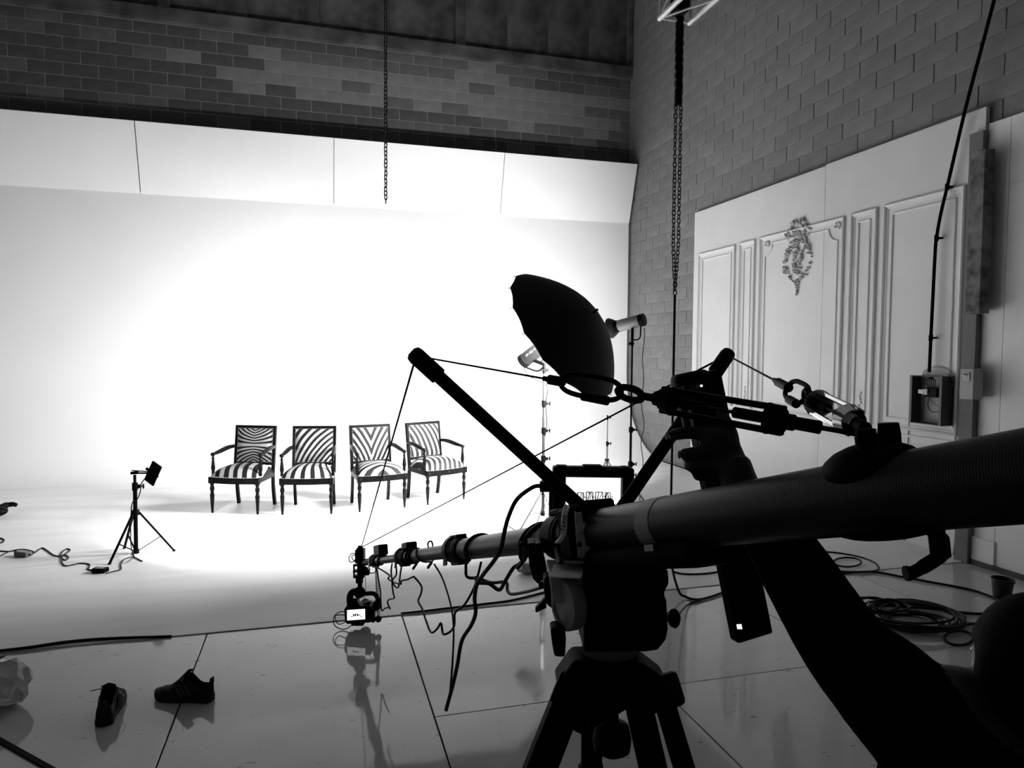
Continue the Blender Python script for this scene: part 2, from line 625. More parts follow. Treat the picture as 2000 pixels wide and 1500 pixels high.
# ---- the rest of the dark hall
for nm, c, s in (('wall_left', (LX - 0.1, (FY + BY) / 2, CZ / 2), (0.2, BY - FY + 0.6, CZ)),
                 ('wall_front', ((LX + WX) / 2, FY - 0.1, CZ / 2), (WX - LX + 0.4, 0.2, CZ)),
                 ('ceiling', ((LX + WX) / 2, (FY + BY) / 2, CZ + 0.1), (WX - LX + 0.6, BY - FY + 0.6, 0.2))):
    q = MB(); q.box(c, s)
    struct(q.build(nm, M_DARKROOM, smooth=False), 'dark ' + nm.replace('_', ' ') + ' of the studio hall')
# ================================================================== LIGHTING GEAR
def area_light(name, loc, direction, shape, size, power, size_y=None, spread=math.pi, parent=None):
    l = bpy.data.lights.new(name, 'AREA')
    l.shape = shape
    l.size = size
    if size_y:
        l.size_y = size_y
    l.energy = power
    l.spread = spread
    o = bpy.data.objects.new(name, l)
    COL.objects.link(o)
    o.rotation_mode = 'QUATERNION'
    o.rotation_quaternion = Vector(direction).to_track_quat('-Z', 'Y')
    if parent is not None:
        o.parent = parent
        o.location = Vector(loc) - WO[parent.name]
    else:
        o.location = Vector(loc)
    return o

def stand(name, label, cat, base, tops, collars, hub, feet, brace_z, mcol, mleg, group=None):
    """tops: [(z, r), ...] stacked tube sections; feet: world xy points"""
    base = Vector(base)
    E = empty(name, base, label, cat, group)
    z0 = brace_z - 0.03
    for (z1, r) in tops:
        q = MB(); q.cyl(base + V(0, 0, z0), base + V(0, 0, z1), r, n=12)
        q.build('column', mcol, E)
        z0 = z1 - 0.002
    for (z, r) in collars:
        q = MB(); q.cyl(base + V(0, 0, z - 0.03), base + V(0, 0, z + 0.03), r, n=12)
        q.box(base + V(r * 1.0, 0, z), (r * 1.6, r * 1.0, 0.03), bev=0.003)
        c = q.build('collar', M_BLACKP, E)
        k = MB(); k.cyl(base + V(r * 1.6, 0, z), base + V(r * 1.6 + 0.02, 0, z), 0.006, n=8)
        k.box(base + V(r * 1.6 + 0.026, 0, z), (0.012, 0.012, 0.04), bev=0.003)
        k.build('knob', M_BLACKP, c)
    q = MB(); q.cyl(base + V(0, 0, hub - 0.02), base + V(0, 0, hub + 0.02), 0.03, n=12)
    q.build('hub', M_BLACKP, E)
    q = MB(); q.cyl(base + V(0, 0, brace_z - 0.03), base + V(0, 0, brace_z + 0.01), 0.022, n=12)
    q.build('brace_hub', M_BLACKP, E)
    for f in feet:
        f = Vector((f[0], f[1], 0.012))
        dirh = (f - base); dirh.z = 0; dirh.normalize()
        a = base + V(0, 0, hub) + dirh * 0.028
        q = MB(); q.bar(a, f, 0.018, 0.012, bev=0.002)
        lg = q.build('leg', mleg, E, smooth=False)
        mid = a.lerp(f, 0.62)
        q = MB(); q.bar(base + V(0, 0, brace_z) + dirh * 0.018, mid, 0.012, 0.006)
        q.build('brace', mleg, E, smooth=False)
        q = MB(); q.ell(f, (0.013, 0.013, 0.012), n=8, m=6)
        q.build('rubber_foot', M_RUBBER, lg)
    return E

M_UMB = mat('umbrella_black_fabric', 0.006, 0.7, spec=0.15)
M_UMBIN = mat('umbrella_white_lining', 0.85, 0.7, spec=0.2)
M_STROBE = mat('strobe_grey_shell', 0.012, 0.6, spec=0.2)
M_STROBE2 = mat('strobe_light_grey_shell', 0.20, 0.45)

# ---- umbrella flash
ub = PF(1060, 1021)
stand('light_stand', 'silver light stand under the big black umbrella', 'light stand', ub,
      [(0.62, 0.017), (1.02, 0.0145), (1.47, 0.0115)], [(0.62, 0.024), (0.89, 0.022), (1.02, 0.0)] [:2] + [(1.15, 0.021)], 0.30,
      [PF(1017, 1036), PF(1095, 1040), PF(1072, 985)], 0.10, mat('stand_grey_tube', 0.03, 0.5), mat('stand_grey_leg', 0.06, 0.5))
AX = (FW * 0.47 - RT * 0.70 - UP * 0.53).normalized()
UC = PX(1101, 655, 6.55)
UR = 0.711
ux = AX.cross(V(0, 0, 1)).normalized(); uy = AX.cross(ux).normalized()
E = empty('flash_umbrella', UC, 'big black backed reflecting umbrella tilted down toward the chairs', 'umbrella')
NR = 16
DEPTH = 0.36
def upt(ang, t, off=0.0, sc=1.0):
    return UC + (ux * math.cos(ang) + uy * math.sin(ang)) * (UR * t * sc) - AX * (DEPTH * (1 - t * t) + off)
for side, mm, off, nm in ((1, M_UMB, 0.006, 'canopy'), (-1, M_UMBIN, 0.0, 'lining')):
    q = MB()
    rows = []
    sub = 4
    for i in range(0, 11):
        t = max(i / 10.0, 0.02)
        rw = []
        for k in range(NR * sub + 1):
            a = 2 * math.pi * k / (NR * sub)
            fr = (k % sub) / sub
            sag = 1 - 0.020 * math.sin(math.pi * fr) * t * t
            rw.append(upt(a, t * sag, off))
        rows.append(rw)
    q.grid(rows)
    q.build(nm, mm, E, ang=60)
for k in range(NR):
    a = 2 * math.pi * k / NR
    q = MB(); q.tube([upt(a, t / 8.0 * 1.0, -0.008) for t in range(0, 9)] + [upt(a, 1.02, -0.002)], 0.003, n=6)
    q.build('rib', M_BLACK, E)
q = MB(); q.cyl(UC - AX * (DEPTH + 0.05), UC + AX * 0.45, 0.005, n=8)
q.build('shaft', M_ALU, E)
q = MB(); q.cyl(UC - AX * (DEPTH + 0.06), UC - AX * (DEPTH - 0.02), 0.012, n=10)
q.build('ferrule', M_BLACKP, E)
area_light('umbrella_glow', UC - AX * 0.10, AX, 'DISK', 1.15, UMBRELLA_W, spread=math.radians(121), parent=E)

def strobe(name, label, tail, axis, L, R, shell, dish_r, dish_l, yoke_to):
    """flash head: shell cylinder from tail along axis, then a reflector dish"""
    axis = Vector(axis).normalized()
    Rm = frame_to(axis)
    T = Matrix.Translation(tail) @ Rm.to_4x4()
    E = empty(name, tail, label, 'flash')
    q = MB(); q.lathe([(R * 0.97, 0.03), (R, 0.035), (R, L - 0.02), (R * 0.93, L)], 24, T); q.build('shell', shell, E)
    q = MB(); q.lathe([(R * 0.8, -0.004), (R * 1.01, 0.0), (R * 1.03, 0.03), (R * 1.03, 0.05), (R, 0.052)], 24, T); q.build('rear_cap', M_BLACKP, E)
    q = MB(); q.lathe([(R * 0.97, L), (R * 1.0, L + 0.01), (R * 1.0, L + 0.03), (R * 0.8, L + 0.035)], 24, T); q.build('mount_ring', M_BLACK, E)
    if dish_r:
        vs = MB()
        pr = []
        for k in range(9):
            t = k / 8
            pr.append((R * 0.75 + (dish_r - R * 0.75) * (t ** 0.45), L + 0.03 + dish_l * t))
        pr2 = [(r - 0.004, z) for r, z in reversed(pr)]
        n = 32
        allp = pr + [(dish_r + 0.004, L + 0.03 + dish_l), (dish_r + 0.004, L + 0.038 + dish_l), (dish_r - 0.004, L + 0.038 + dish_l)] + pr2
        rows = [[T @ V(r * math.cos(2 * math.pi * k / n), r * math.sin(2 * math.pi * k / n), z) for k in range(n + 1)] for r, z in allp]
        vs.grid(rows)
        vs.build('reflector', mat('dark_reflector_shell', 0.03, 0.5), E)
    # yoke
    side = axis.cross(V(0, 0, 1)).normalized()
    yk = Vector(yoke_to)
    mid = tail + axis * (L * 0.45)
    q = MB()
    q.bar(mid - V(0, 0, R * 0.6), yk + V(0, 0, 0.055), 0.03, 0.03, bev=0.003)
    q.cyl(yk - V(0, 0, 0.03), yk + V(0, 0, 0.06), 0.016, n=12)
    q.build('tilt_bracket', M_BLACKP, E)
    q = MB()
    q.tube(spline([yk + V(0, 0, 0.04), yk + V(0, 0, 0.04) - axis * 0.09, mid - axis * 0.10 - V(0, 0, R * 0.8)], 6), 0.008, n=8)
    q.build('tilt_handle', M_BLACKP, E)
    q = MB(); q.cyl(yk - side * 0.05, yk + side * 0.05, 0.006, n=8); q.box(yk - side * 0.055, (0.03, 0.02, 0.03), bev=0.004)
    q.build('clamp_screw', M_BLACKP, E)
    return E
# flash firing into the umbrella
st_axis = -AX
stt = PX(1020, 707, 6.80)
S1 = strobe('umbrella_flash', 'grey flash head firing up into the big umbrella', stt, st_axis, 0.27, 0.068, M_STROBE, 0.0, 0.0, ub + V(0, 0, 1.47))
def text_part(s, size, loc, xdir, ydir, m, parent, name='lettering', ext=0.0006):
    cu = bpy.data.curves.new(name, 'FONT')
    cu.body = s; cu.size = size; cu.extrude = ext; cu.align_x = 'CENTER'; cu.align_y = 'CENTER'
    o = bpy.data.objects.new('tmp_text', cu)
    COL.objects.link(o)
    dg = bpy.context.evaluated_depsgraph_get(); dg.update()
    me = bpy.data.meshes.new_from_object(o.evaluated_get(dg))
    bpy.data.objects.remove(o)
    x = Vector(xdir).normalized(); z = x.cross(Vector(ydir)).normalized(); y = z.cross(x)
    Rm = Matrix((x, y, z)).transposed().to_4x4()
    me.transform(Rm)
    me.materials.clear(); me.materials.append(m)
    ob = bpy.data.objects.new(name, me)
    COL.objects.link(ob)
    ob.parent = parent
    ob.location = Vector(loc) - WO[parent.name]
    WO[ob.name] = Vector(loc)
    return ob
_n = (EYE - (stt + st_axis * 0.15)); _n = (_n - st_axis * _n.dot(st_axis)).normalized()
_yd = _n.cross(st_axis)
_n2 = (_n * 0.94 + _yd * 0.33).normalized()
text_part('SP-400 M', 0.034, stt + st_axis * 0.165 + _n2 * 0.0695, st_axis, _n2.cross(st_axis), mat('pale_lettering', 0.10, 0.7), S1)
# second flash on its own tall stand
sb = PF(1230, 981)
stand('light_stand', 'tall black light stand carrying the bare flash beside the umbrella', 'light stand', sb,
      [(0.42, 0.016), (0.80, 0.0135), (1.74, 0.010)], [(0.30, 0.026), (0.42, 0.027), (0.80, 0.024)], 0.22,
      [PF(1262, 987), PF(1190, 992), PF(1232, 955)], 0.08, M_BLACK, M_ALU)
tl = PX(1258, 624, 7.60)
A2 = (FW * 0.58 - RT * 0.79 - UP * 0.18).normalized()
S2 = strobe('studio_flash', 'light grey bare flash with round reflector left of the brick wall', tl, A2, 0.31, 0.068, M_STROBE2, 0.112, 0.075, sb + V(0, 0, 1.74))
area_light('flash_tube', tl + A2 * 0.40, A2, 'DISK', 0.13, STROBE_W, spread=math.radians(180), parent=S2)
# flash leads
def cable(name, pts, r, label, cat='cable', parent=None, m=None, k=8, n=8, group=None):
    q = MB(); q.tube(spline(pts, k), r, n=n)
    o = q.build(name, m or M_CABLE, parent)
    if parent is None:
        tag(o, label, cat, group)
    return o
d2 = 7.62
cable('power_lead', [PX(1258, 640, d2), PX(1259, 655, d2), PX(1255, 700, d2), PX(1257, 740, d2), PX(1253, 790, d2), PX(1258, 830, d2), PX(1252, 865, d2), PX(1256, 905, d2), PX(1250, 945, d2), PX(1250, 965, d2), PF(1251, 982, 0.004) + V(0, 0, 0.006), PF(1262, 990) + V(0, 0, 0.01)], 0.0045, 'thin lead hanging from the bare flash down to the floor')
d1 = 6.78
cable('power_lead', [PX(1026, 703, d1), PX(1024, 718, d1), PX(1035, 735, d1), PX(1062, 748, d1), PX(1070, 758, d1 - 0.05), PX(1066, 790, d1 - 0.05), PX(1068, 830, d1 - 0.05), PX(1063, 860, d1 - 0.05), PX(1061, 895, d1 - 0.05), PX(1062, 940, d1 - 0.06), PX(1056, 1000, d1 - 0.06), PF(1040, 1032, 0.01), PF(1010, 1036, 0.01), PF(990, 1026, 0.01), PF(982, 1033, 0.01)], 0.0045, 'thin lead running down the silver umbrella stand')
# ---- small empty stand near the cove
kb = PF(1185, 932)
kd = proj(kb)[2]
def zat(y, d):
    return PX(1185, y, d).z
E3 = stand('light_stand', 'small thin silver stand without a lamp near the cove', 'light stand', kb,
      [(zat(866, kd), 0.012), (zat(810, kd), 0.008)], [(zat(866, kd), 0.016), (zat(815, kd), 0.011)], zat(899, kd),
      [PF(1165, 940), PF(1205, 938), PF(1188, 925)], 0.06, M_ALU, M_ALU)

# ---- LED panel on a small stand
lb = PF(266, 1082)
ld = proj(lb)[2]
stand('light_stand', 'small black tripod stand holding the LED panel left of the chairs', 'light stand', lb,
      [(PX(264, 945, ld).z, 0.016), (PX(264, 926, ld).z, 0.011)], [(PX(264, 949, ld).z, 0.022)], PX(264, 1000, ld).z,
      [PF(214, 1104), PF(340, 1078), PF(243, 1073)], PX(264, 1075, ld).z, M_BLACK, M_BLACK)
lc = PX(299, 924.5, ld - 0.06)
un = (FW * 0.84 + RT * 0.48 - UP * 0.25).normalized()
pu = (UP * 0.93 + RT * 0.36); pu = (pu - un * pu.dot(un)).normalized()
pr_ = pu.cross(un).normalized()
Rl = Matrix((pr_, pu, un)).transposed()
E = empty('led_panel', lc, 'black LED panel light tilted on the small tripod stand', 'panel light')
q = MB(); q.box(lc, (0.135, 0.165, 0.016), Rl, bev=0.004); q.build('housing', M_BLACKP, E, smooth=False)
q = MB()
for s in (-0.05, -0.025, 0, 0.025, 0.05):
    q.box(lc - un * 0.011 + pr_ * s, (0.006, 0.13, 0.008), Rl)
q.build('heat_sink', M_BLACKP, E, smooth=False)
q = MB(); q.box(lc + un * 0.009, (0.12, 0.15, 0.002), Rl); q.build('diffuser', emit_mat('led_diffuser', 1.0, 8.0), E, smooth=False)
arm0 = PX(258, 924, ld); 
q = MB(); q.bar(arm0, lc - un * 0.012, 0.012, 0.012); q.bar(PX(258, 919, ld), lc - un * 0.012 + UP * 0.01, 0.008, 0.008); q.cyl(PX(256, 924, ld), PX(270, 923, ld), 0.012, n=10)
q.build('swivel_arm', M_BLACKP, E, smooth=False)
q = MB(); q.bar(lc - pr_ * 0.075 + pu * 0.0, lc + pr_ * 0.085, 0.012, 0.01); q.cyl(lc + pr_ * 0.08, lc + pr_ * 0.10, 0.012, n=8)
q.build('tilt_knob', M_BLACKP, E)
area_light('led_array', lc + un * 0.014, un, 'RECTANGLE', 0.12, LED_W, size_y=0.15, parent=E)
# ================================================================== ARMCHAIRS
def zebra(name, fn, freq, nz=0.25, thr=0.5, nscale=5.0):
    """stripes drawn from an object-space expression fn(nt, x, y, z) -> socket"""
    m, nt, b = nodes_of(name)
    tc = nt.nodes.new('ShaderNodeTexCoord')
    n1 = nt.nodes.new('ShaderNodeTexNoise'); n1.inputs['Scale'].default_value = nscale; n1.inputs['Detail'].default_value = 2
    nt.links.new(tc.outputs['Object'], n1.inputs['Vector'])
    sp = nt.nodes.new('ShaderNodeSeparateXYZ')
    nt.links.new(tc.outputs['Object'], sp.inputs[0])
    def mth(op, a, c=None, d=None):
        n = nt.nodes.new('ShaderNodeMath'); n.operation = op
        for i, s in enumerate((a, c, d)):
            if s is None:
                continue
            if isinstance(s, (int, float)):
                n.inputs[i].default_value = s
            else:
                nt.links.new(s, n.inputs[i])
        return n.outputs[0]
    s = fn(mth, sp.outputs[0], sp.outputs[1], sp.outputs[2])
    s = mth('ADD', mth('MULTIPLY', s, freq), mth('MULTIPLY', n1.outputs['Fac'], nz * 8))
    w = mth('SINE', s)
    cr = nt.nodes.new('ShaderNodeValToRGB')
    cr.color_ramp.elements[0].position = thr - 0.06; cr.color_ramp.elements[0].color = (0.004, 0.004, 0.004, 1)
    cr.color_ramp.elements[1].position = thr + 0.06; cr.color_ramp.elements[1].color = (0.28, 0.28, 0.28, 1)
    nt.links.new(mth('MULTIPLY_ADD', w, 0.5, 0.5), cr.inputs['Fac'])
    nt.links.new(cr.outputs['Color'], b.inputs['Base Color'])
    b.inputs['Roughness'].default_value = 0.75
    b.inputs['Specular IOR Level'].default_value = 0.2
    return m
ab = lambda mth, s: mth('ABSOLUTE', s)
Z_BACK = [
    zebra('zebra_cross_back', lambda M, x, y, z: M('SUBTRACT', M('MULTIPLY', ab(M, z), 1.9), M('MULTIPLY', M('MULTIPLY', ab(M, x), ab(M, z)), 5.5)), 125, 0.12),
    zebra('zebra_slant_back', lambda M, x, y, z: M('SUBTRACT', M('MULTIPLY', z, 1.0), M('MULTIPLY', x, M('ADD', 1.25, M('MULTIPLY', z, -2.2)))), 78, 0.22, 0.5),
    zebra('zebra_vee_back', lambda M, x, y, z: M('SUBTRACT', M('MULTIPLY', ab(M, x), M('ADD', 1.35, M('MULTIPLY', z, -1.6))), M('MULTIPLY', z, 0.55)), 78, 0.2, 0.56),
    zebra('zebra_curve_back', lambda M, x, y, z: M('ADD', x, M('ADD', M('MULTIPLY', z, 0.42), M('MULTIPLY', M('MULTIPLY', z, z), 0.8))), 98, 0.2, 0.62)]
Z_SEAT = [
    zebra('zebra_broad_seat', lambda M, x, y, z: M('ADD', x, M('MULTIPLY', y, 0.25)), 66, 0.25, 0.52),
    zebra('zebra_fan_seat', lambda M, x, y, z: M('MULTIPLY', x, M('ADD', 1.0, M('MULTIPLY', y, 1.6))), 105, 0.18, 0.42),
    zebra('zebra_arched_seat', lambda M, x, y, z: M('ADD', M('MULTIPLY', y, 0.9), M('MULTIPLY', ab(M, x), 0.35)), 92, 0.12, 0.52),
    zebra('zebra_band_seat', lambda M, x, y, z: M('ADD', x, M('MULTIPLY', M('MULTIPLY', y, y), 1.2)), 98, 0.25, 0.6)]

FW_, BW_, DP_ = 0.475, 0.40, 0.43      # front foot span, back foot span, depth
def armchair():
    E = empty('armchair')
    hf, hb = FW_ / 2, BW_ / 2
    yf, yb = -DP_ / 2, DP_ / 2
    RZ0, RZ1 = 0.305, 0.365
    # turned front legs
    prof = [(0.008, 0.0), (0.012, 0.01), (0.0115, 0.03), (0.014, 0.035), (0.0135, 0.05), (0.021, 0.17), (0.022, 0.185), (0.015, 0.20), (0.018, 0.207), (0.013, 0.215), (0.019, 0.225),
            (0.022, 0.245), (0.020, 0.262), (0.014, 0.28), (0.020, 0.288), (0.021, 0.305)]
    for s in (-1, 1):
        q = MB(); q.lathe(prof, 14, Matrix.Translation(V(s * hf, yf, 0))); q.build('leg', M_WOOD, E)
    for s in (-1, 1):   # sabre back legs
        pts = [V(s * hb, yb + 0.035, 0.0), V(s * hb, yb + 0.015, 0.10), V(s * hb, yb, 0.22), V(s * hb, yb - 0.005, 0.37)]
        q = MB()
        pp = spline(pts, 4)
        for a, c in zip(pp[:-1], pp[1:]):
            q.bar(a, c + (c - a) * 0.05, 0.028, 0.032, up=(0, 1, 0))
        q.build('leg', M_WOOD, E, smooth=False)
    # bowed front rail, side and back rails
    q = MB()
    N = 10
    rows = []
    for k in range(N + 1):
        t = k / N
        x = -hf - 0.02 + (FW_ + 0.04) * t
        y = yf - 0.022 - 0.03 * math.sin(math.pi * t)
        rows.append([V(x, y, RZ0), V(x, y, RZ1), V(x, y + 0.03, RZ1), V(x, y + 0.03, RZ0), V(x, y, RZ0)])
    q.grid(rows)
    q.add([rows[0][i] for i in range(4)], [(0, 1, 2, 3)]); q.add([rows[-1][i] for i in range(4)], [(3, 2, 1, 0)])
    fr = q.build('front_rail', M_WOOD, E)
    q = MB(); q.lathe([(0.001, 0), (0.011, 0.001), (0.011, 0.004), (0.006, 0.007), (0.003, 0.0075)], 12, Matrix.Translation(V(0, yf - 0.051, 0.334)) @ Matrix.Rotation(math.pi / 2, 4, 'X')); q.build('rosette', M_WOOD, fr)
    for s in (-1, 1):
        q = MB(); q.box((s * hf, yf - 0.006, (RZ0 + RZ1) / 2), (0.05, 0.05, RZ1 - RZ0 + 0.004), bev=0.003); bl = q.build('corner_block', M_WOOD, E, smooth=False)
        q = MB(); q.lathe([(0.001, 0), (0.012, 0.001), (0.012, 0.004), (0.006, 0.007), (0.003, 0.0075)], 12, Matrix.Translation(V(s * hf, yf - 0.031, 0.334)) @ Matrix.Rotation(math.pi / 2, 4, 'X')); q.build('rosette', M_WOOD, bl)
        q = MB(); q.bar(V(s * hf, yf, 0.335), V(s * hb, yb, 0.335), 0.028, 0.058, bev=0.002); q.build('side_rail', M_WOOD, E, smooth=False)
    q = MB(); q.bar(V(-hb, yb, 0.335), V(hb, yb, 0.335), 0.028, 0.058, bev=0.002); q.build('back_rail', M_WOOD, E, smooth=False)
    # domed seat
    q = MB()
    NX, NY = 18, 16
    rows = []
    for j in range(NY + 1):
        v = j / NY
        w = (hf + 0.022) * (1 - v) + (hb + 0.016) * v
        rw = []
        for i in range(NX + 1):
            u = i / NX * 2 - 1
            bow = -0.045 * (1 - v) * (1 - u * u)
            y = yf - 0.005 + bow + (DP_ - 0.0) * v
            e = (1 - abs(u) ** 5) * (1 - abs(2 * v - 1) ** 5)
            z = RZ1 - 0.004 + 0.115 * (max(e, 0) ** 0.5) * (0.72 + 0.28 * (1 - u * u) * (1 - (2 * v - 1) ** 2))
            rw.append(V(u * w, y, z))
        rows.append(rw)
    q.grid(rows)
    seat = q.build('seat', M_WOOD, E, ang=80, origin=(0, 0, 0.40))
    # row of nail heads along the seat front
    q = MB()
    for k in range(31):
        t = k / 30
        x = -hf - 0.015 + (FW_ + 0.03) * t
        y = yf - 0.026 - 0.034 * math.sin(math.pi * t)
        q.ell((x, y, RZ1 + 0.004), (0.0048, 0.0035, 0.0048), n=6, m=4)
    q.build('nail_heads', M_GREYM, seat)
    # square back, leaning
    lean = 0.13
    Mb = Matrix.Translation(V(0, yb - 0.012, 0.425)) @ Matrix.Rotation(-lean, 4, 'X')
    bw, bh = 0.225, 0.415
    fwid = 0.032
    def bx(q, c, s, bev=0.003):
        q.box(Mb @ Vector(c), s, Mb.to_3x3(), bev)
    for s in (-1, 1):
        q = MB(); bx(q, (s * (bw - fwid / 2), 0, bh / 2 - 0.04), (fwid, 0.032, bh + 0.08)); q.build('back_stile', M_WOOD, E, smooth=False)
    q = MB(); bx(q, (0, 0, bh - fwid / 2), (2 * bw - 2 * fwid, 0.032, fwid)); q.build('back_rail_top', M_WOOD, E, smooth=False)
    q = MB(); bx(q, (0, 0, fwid / 2), (2 * bw - 2 * fwid, 0.032, fwid)); q.build('back_rail_low', M_WOOD, E, smooth=False)
    q = MB()
    rows = []
    N = 12
    for j in range(N + 1):
        v = j / N * 2 - 1
        rw = []
        for i in range(N + 1):
            u = i / N * 2 - 1
            d = 0.012 + 0.022 * ((1 - abs(u) ** 4) * (1 - abs(v) ** 4)) ** 0.6
            rw.append(V(u * (bw - fwid), -d, v * (bh / 2 - fwid)))
        rows.append(rw)
    q.grid(rows)
    back = q.build('back_cushion', M_WOOD, E, ang=80, origin=(0, 0, 0))
    back.location = (Mb @ V(0, 0, bh / 2))
    back.rotation_euler = (-lean, 0, 0)
    q = MB()
    for s in (-1, 1):
        for k in range(19):
            t = k / 18 * 2 - 1
            q.ell(V(t * (bw - fwid), -0.017, s * (bh / 2 - fwid)), (0.0042, 0.0035, 0.0042), n=6, m=4)
            q.ell(V(s * (bw - fwid), -0.017, t * (bh / 2 - fwid)), (0.0042, 0.0035, 0.0042), n=6, m=4)
    nh = q.build('nail_heads', M_GREYM, back, origin=(0, 0, 0)); nh.location = (0, 0, 0)
    # back panel behind
    q = MB(); bx(q, (0, 0.008, bh / 2), (2 * (bw - fwid), 0.008, bh - 2 * fwid), 0.0); q.build('back_panel', M_WOOD, E, smooth=False)
    # arms
    for s in (-1, 1):
        a0 = Mb @ V(s * (bw - 0.01), -0.005, 0.195)
        tip = V(s * (hf + 0.012), yf + 0.055, 0.585)
        pts = spline([a0, a0.lerp(tip, 0.35) + V(0, 0, 0.012), a0.lerp(tip, 0.75) + V(0, 0, 0.004), tip + V(0, -0.012, 0)], 6)
        rr = [0.015 + 0.009 * math.sin(math.pi * min(1, i / (len(pts) - 1) * 1.1)) for i in range(len(pts))]
        q = MB(); q.tube(pts, rr, n=10); arm = q.build('arm', M_WOOD, E)
        q = MB(); q.ell(tip + V(0, -0.012, -0.001), (0.024, 0.022, 0.02), n=12, m=8); q.build('arm_scroll', M_WOOD, arm)
        sp = [(0.013, 0.0), (0.017, 0.012), (0.014, 0.03), (0.021, 0.062), (0.016, 0.105), (0.011, 0.14), (0.016, 0.15), (0.011, 0.16), (0.013, 0.19)]
        q = MB(); q.lathe([(r, z * 1.10) for r, z in sp], 12, Matrix.Translation(V(s * (hf + 0.012), yf + 0.045, RZ1 + 0.012))); q.build('arm_post', M_WOOD, E)
    return E
proto = armchair()
# (foot positions measured on the floor) front-left, front-right, back-left, back-right
CH = [((415, 1003), (505, 1005), (462, 986), (534, 987)), ((551, 1006), (649, 1004), (574, 989), (653, 987)),
      ((701, 1001), (790, 992), (688, 985), (761, 978)), ((835, 987), (904, 976), (800, 974), (859, 965))]
CL = ['black framed armchair in zebra fabric whose back stripes form a cross, nearest the LED panel',
      'black framed armchair in zebra fabric with slanting back stripes, second from the left',
      'black framed armchair in zebra fabric whose back stripes form a V, third from the left',
      'black framed zebra armchair turned to the right, farthest of the four from the LED panel']
chairs = []
for i in range(4):
    o = proto if i == 0 else copy_tree(proto)
    chairs.append(o)
for i, o in enumerate(chairs):
    pts = [PF(*p) for p in CH[i]]
    fm = (pts[0] + pts[1]) / 2; bmid = (pts[2] + pts[3]) / 2
    f = (fm - bmid).normalized()
    c = (fm + bmid) / 2
    o.location = V(c.x, c.y, 0.0065)
    o.rotation_euler = (0, 0, math.atan2(f.x, -f.y))
    tag(o, CL[i], 'armchair', 'four zebra armchairs on the cyc')
    for ch in o.children:
        if ch.name.startswith('seat') or ch.name.startswith('back_cushion'):
            ch.material_slots[0].link = 'OBJECT'
            ch.material_slots[0].material = Z_SEAT[i] if ch.name.startswith('seat') else Z_BACK[i]
# ================================================================== RIGHT WALL: FLATS, BOXES, CONDUIT
PXW = WX - 0.05          # face of the decorated flat
def wpt(px, py, X=PXW):
    p = PW(px, py, X); return (p.y, p.z)
yl = wpt(1357, 418)[0]; yr = wpt(1927, 210)[0]
ysplit = wpt(1613, 325)[0]
ZT = 3.56
E = empty('scenery_flat', V(PXW, (yl + yr) / 2, 0), 'tall white scenery flat with moulded panels and a plaster crest on the brick wall', 'wall panel')
q = MB(); q.box((PXW + 0.02, (yl + ysplit) / 2, (ZT - 0.012) / 2), (0.04, yl - ysplit - 0.002, ZT - 0.012), bev=0.002); q.build('board', M_FLAT, E, smooth=False)
q = MB(); q.box((PXW + 0.02, (ysplit + yr) / 2, ZT / 2), (0.04, ysplit - yr - 0.002, ZT), bev=0.002); q.build('board', M_FLAT, E, smooth=False)
def rect_mould(y0, y1, z0, z1, prof, parent, name='moulding', notch=0.0):
    """picture-frame moulding on the flat; prof: list of (inset, height)"""
    q = MB()
    def ring(ins):
        a, c, lo, hi = y0 - ins, y1 + ins, z0 + ins, z1 - ins     # y0 far (larger), y1 near
        if notch <= 0:
            return [V(0, a, lo), V(0, a, hi), V(0, c, hi), V(0, c, lo)]
        nn = notch
        pts = [V(0, a, lo), V(0, a, hi - nn)]
        for k in range(1, 6):
            t = math.pi / 2 * k / 6
            pts.append(V(0, a - nn * math.sin(t) * 1.0 + 0 * t, hi - nn * math.cos(t)) if False else V(0, a - nn + nn * math.cos(t), hi - nn + nn * 0 + 0) if False else V(0, a - nn * (1 - math.cos(t)), hi - nn * (1 - math.sin(t)) - 0.0) if False else V(0, a - nn * math.sin(t), hi - nn * math.cos(t)))
        pts.append(V(0, a - nn, hi))
        pts.append(V(0, c + nn, hi))
        for k in range(5, 0, -1):
            t = math.pi / 2 * k / 6
            pts.append(V(0, c + nn * math.sin(t), hi - nn * math.cos(t)))
        pts += [V(0, c, hi - nn), V(0, c, lo)]
        return pts
    rows = []
    for ins, h in prof:
        rg = ring(ins)
        rw = [V(PXW - h, p.y, p.z) for p in rg]
        rows.append(rw + [rw[0]])
    q.grid(rows)
    return q.build(name, M_FLAT, parent, smooth=False)
OUT = [(0.0, 0.0), (0.0, 0.020), (0.010, 0.026), (0.022, 0.018), (0.028, 0.008), (0.040, 0.006), (0.046, 0.0)]
INN = [(0.0, 0.0), (0.0, 0.010), (0.008, 0.013), (0.016, 0.006), (0.016, 0.0)]
panels = [((1366, 496.7), (1437.5, 478)), ((1446, 474.7), (1476.7, 468)), ((1486.3, 465.5), (1651.3, 421.5)), ((1664.9, 419), (1716, 404.3)), ((1729.8, 400.6), (1888.6, 361))]
zb = 0.985
for i, (a, c) in enumerate(panels):
    ya, za = wpt(*a); yc, zc = wpt(*c)
    z1 = (za + zc) / 2
    rect_mould(ya, yc, zb, z1, OUT, E)
    rect_mould(ya - 0.085, yc + 0.085, zb + 0.085, z1 - 0.085, INN, E, notch=0.13 if i == 2 else 0.0)
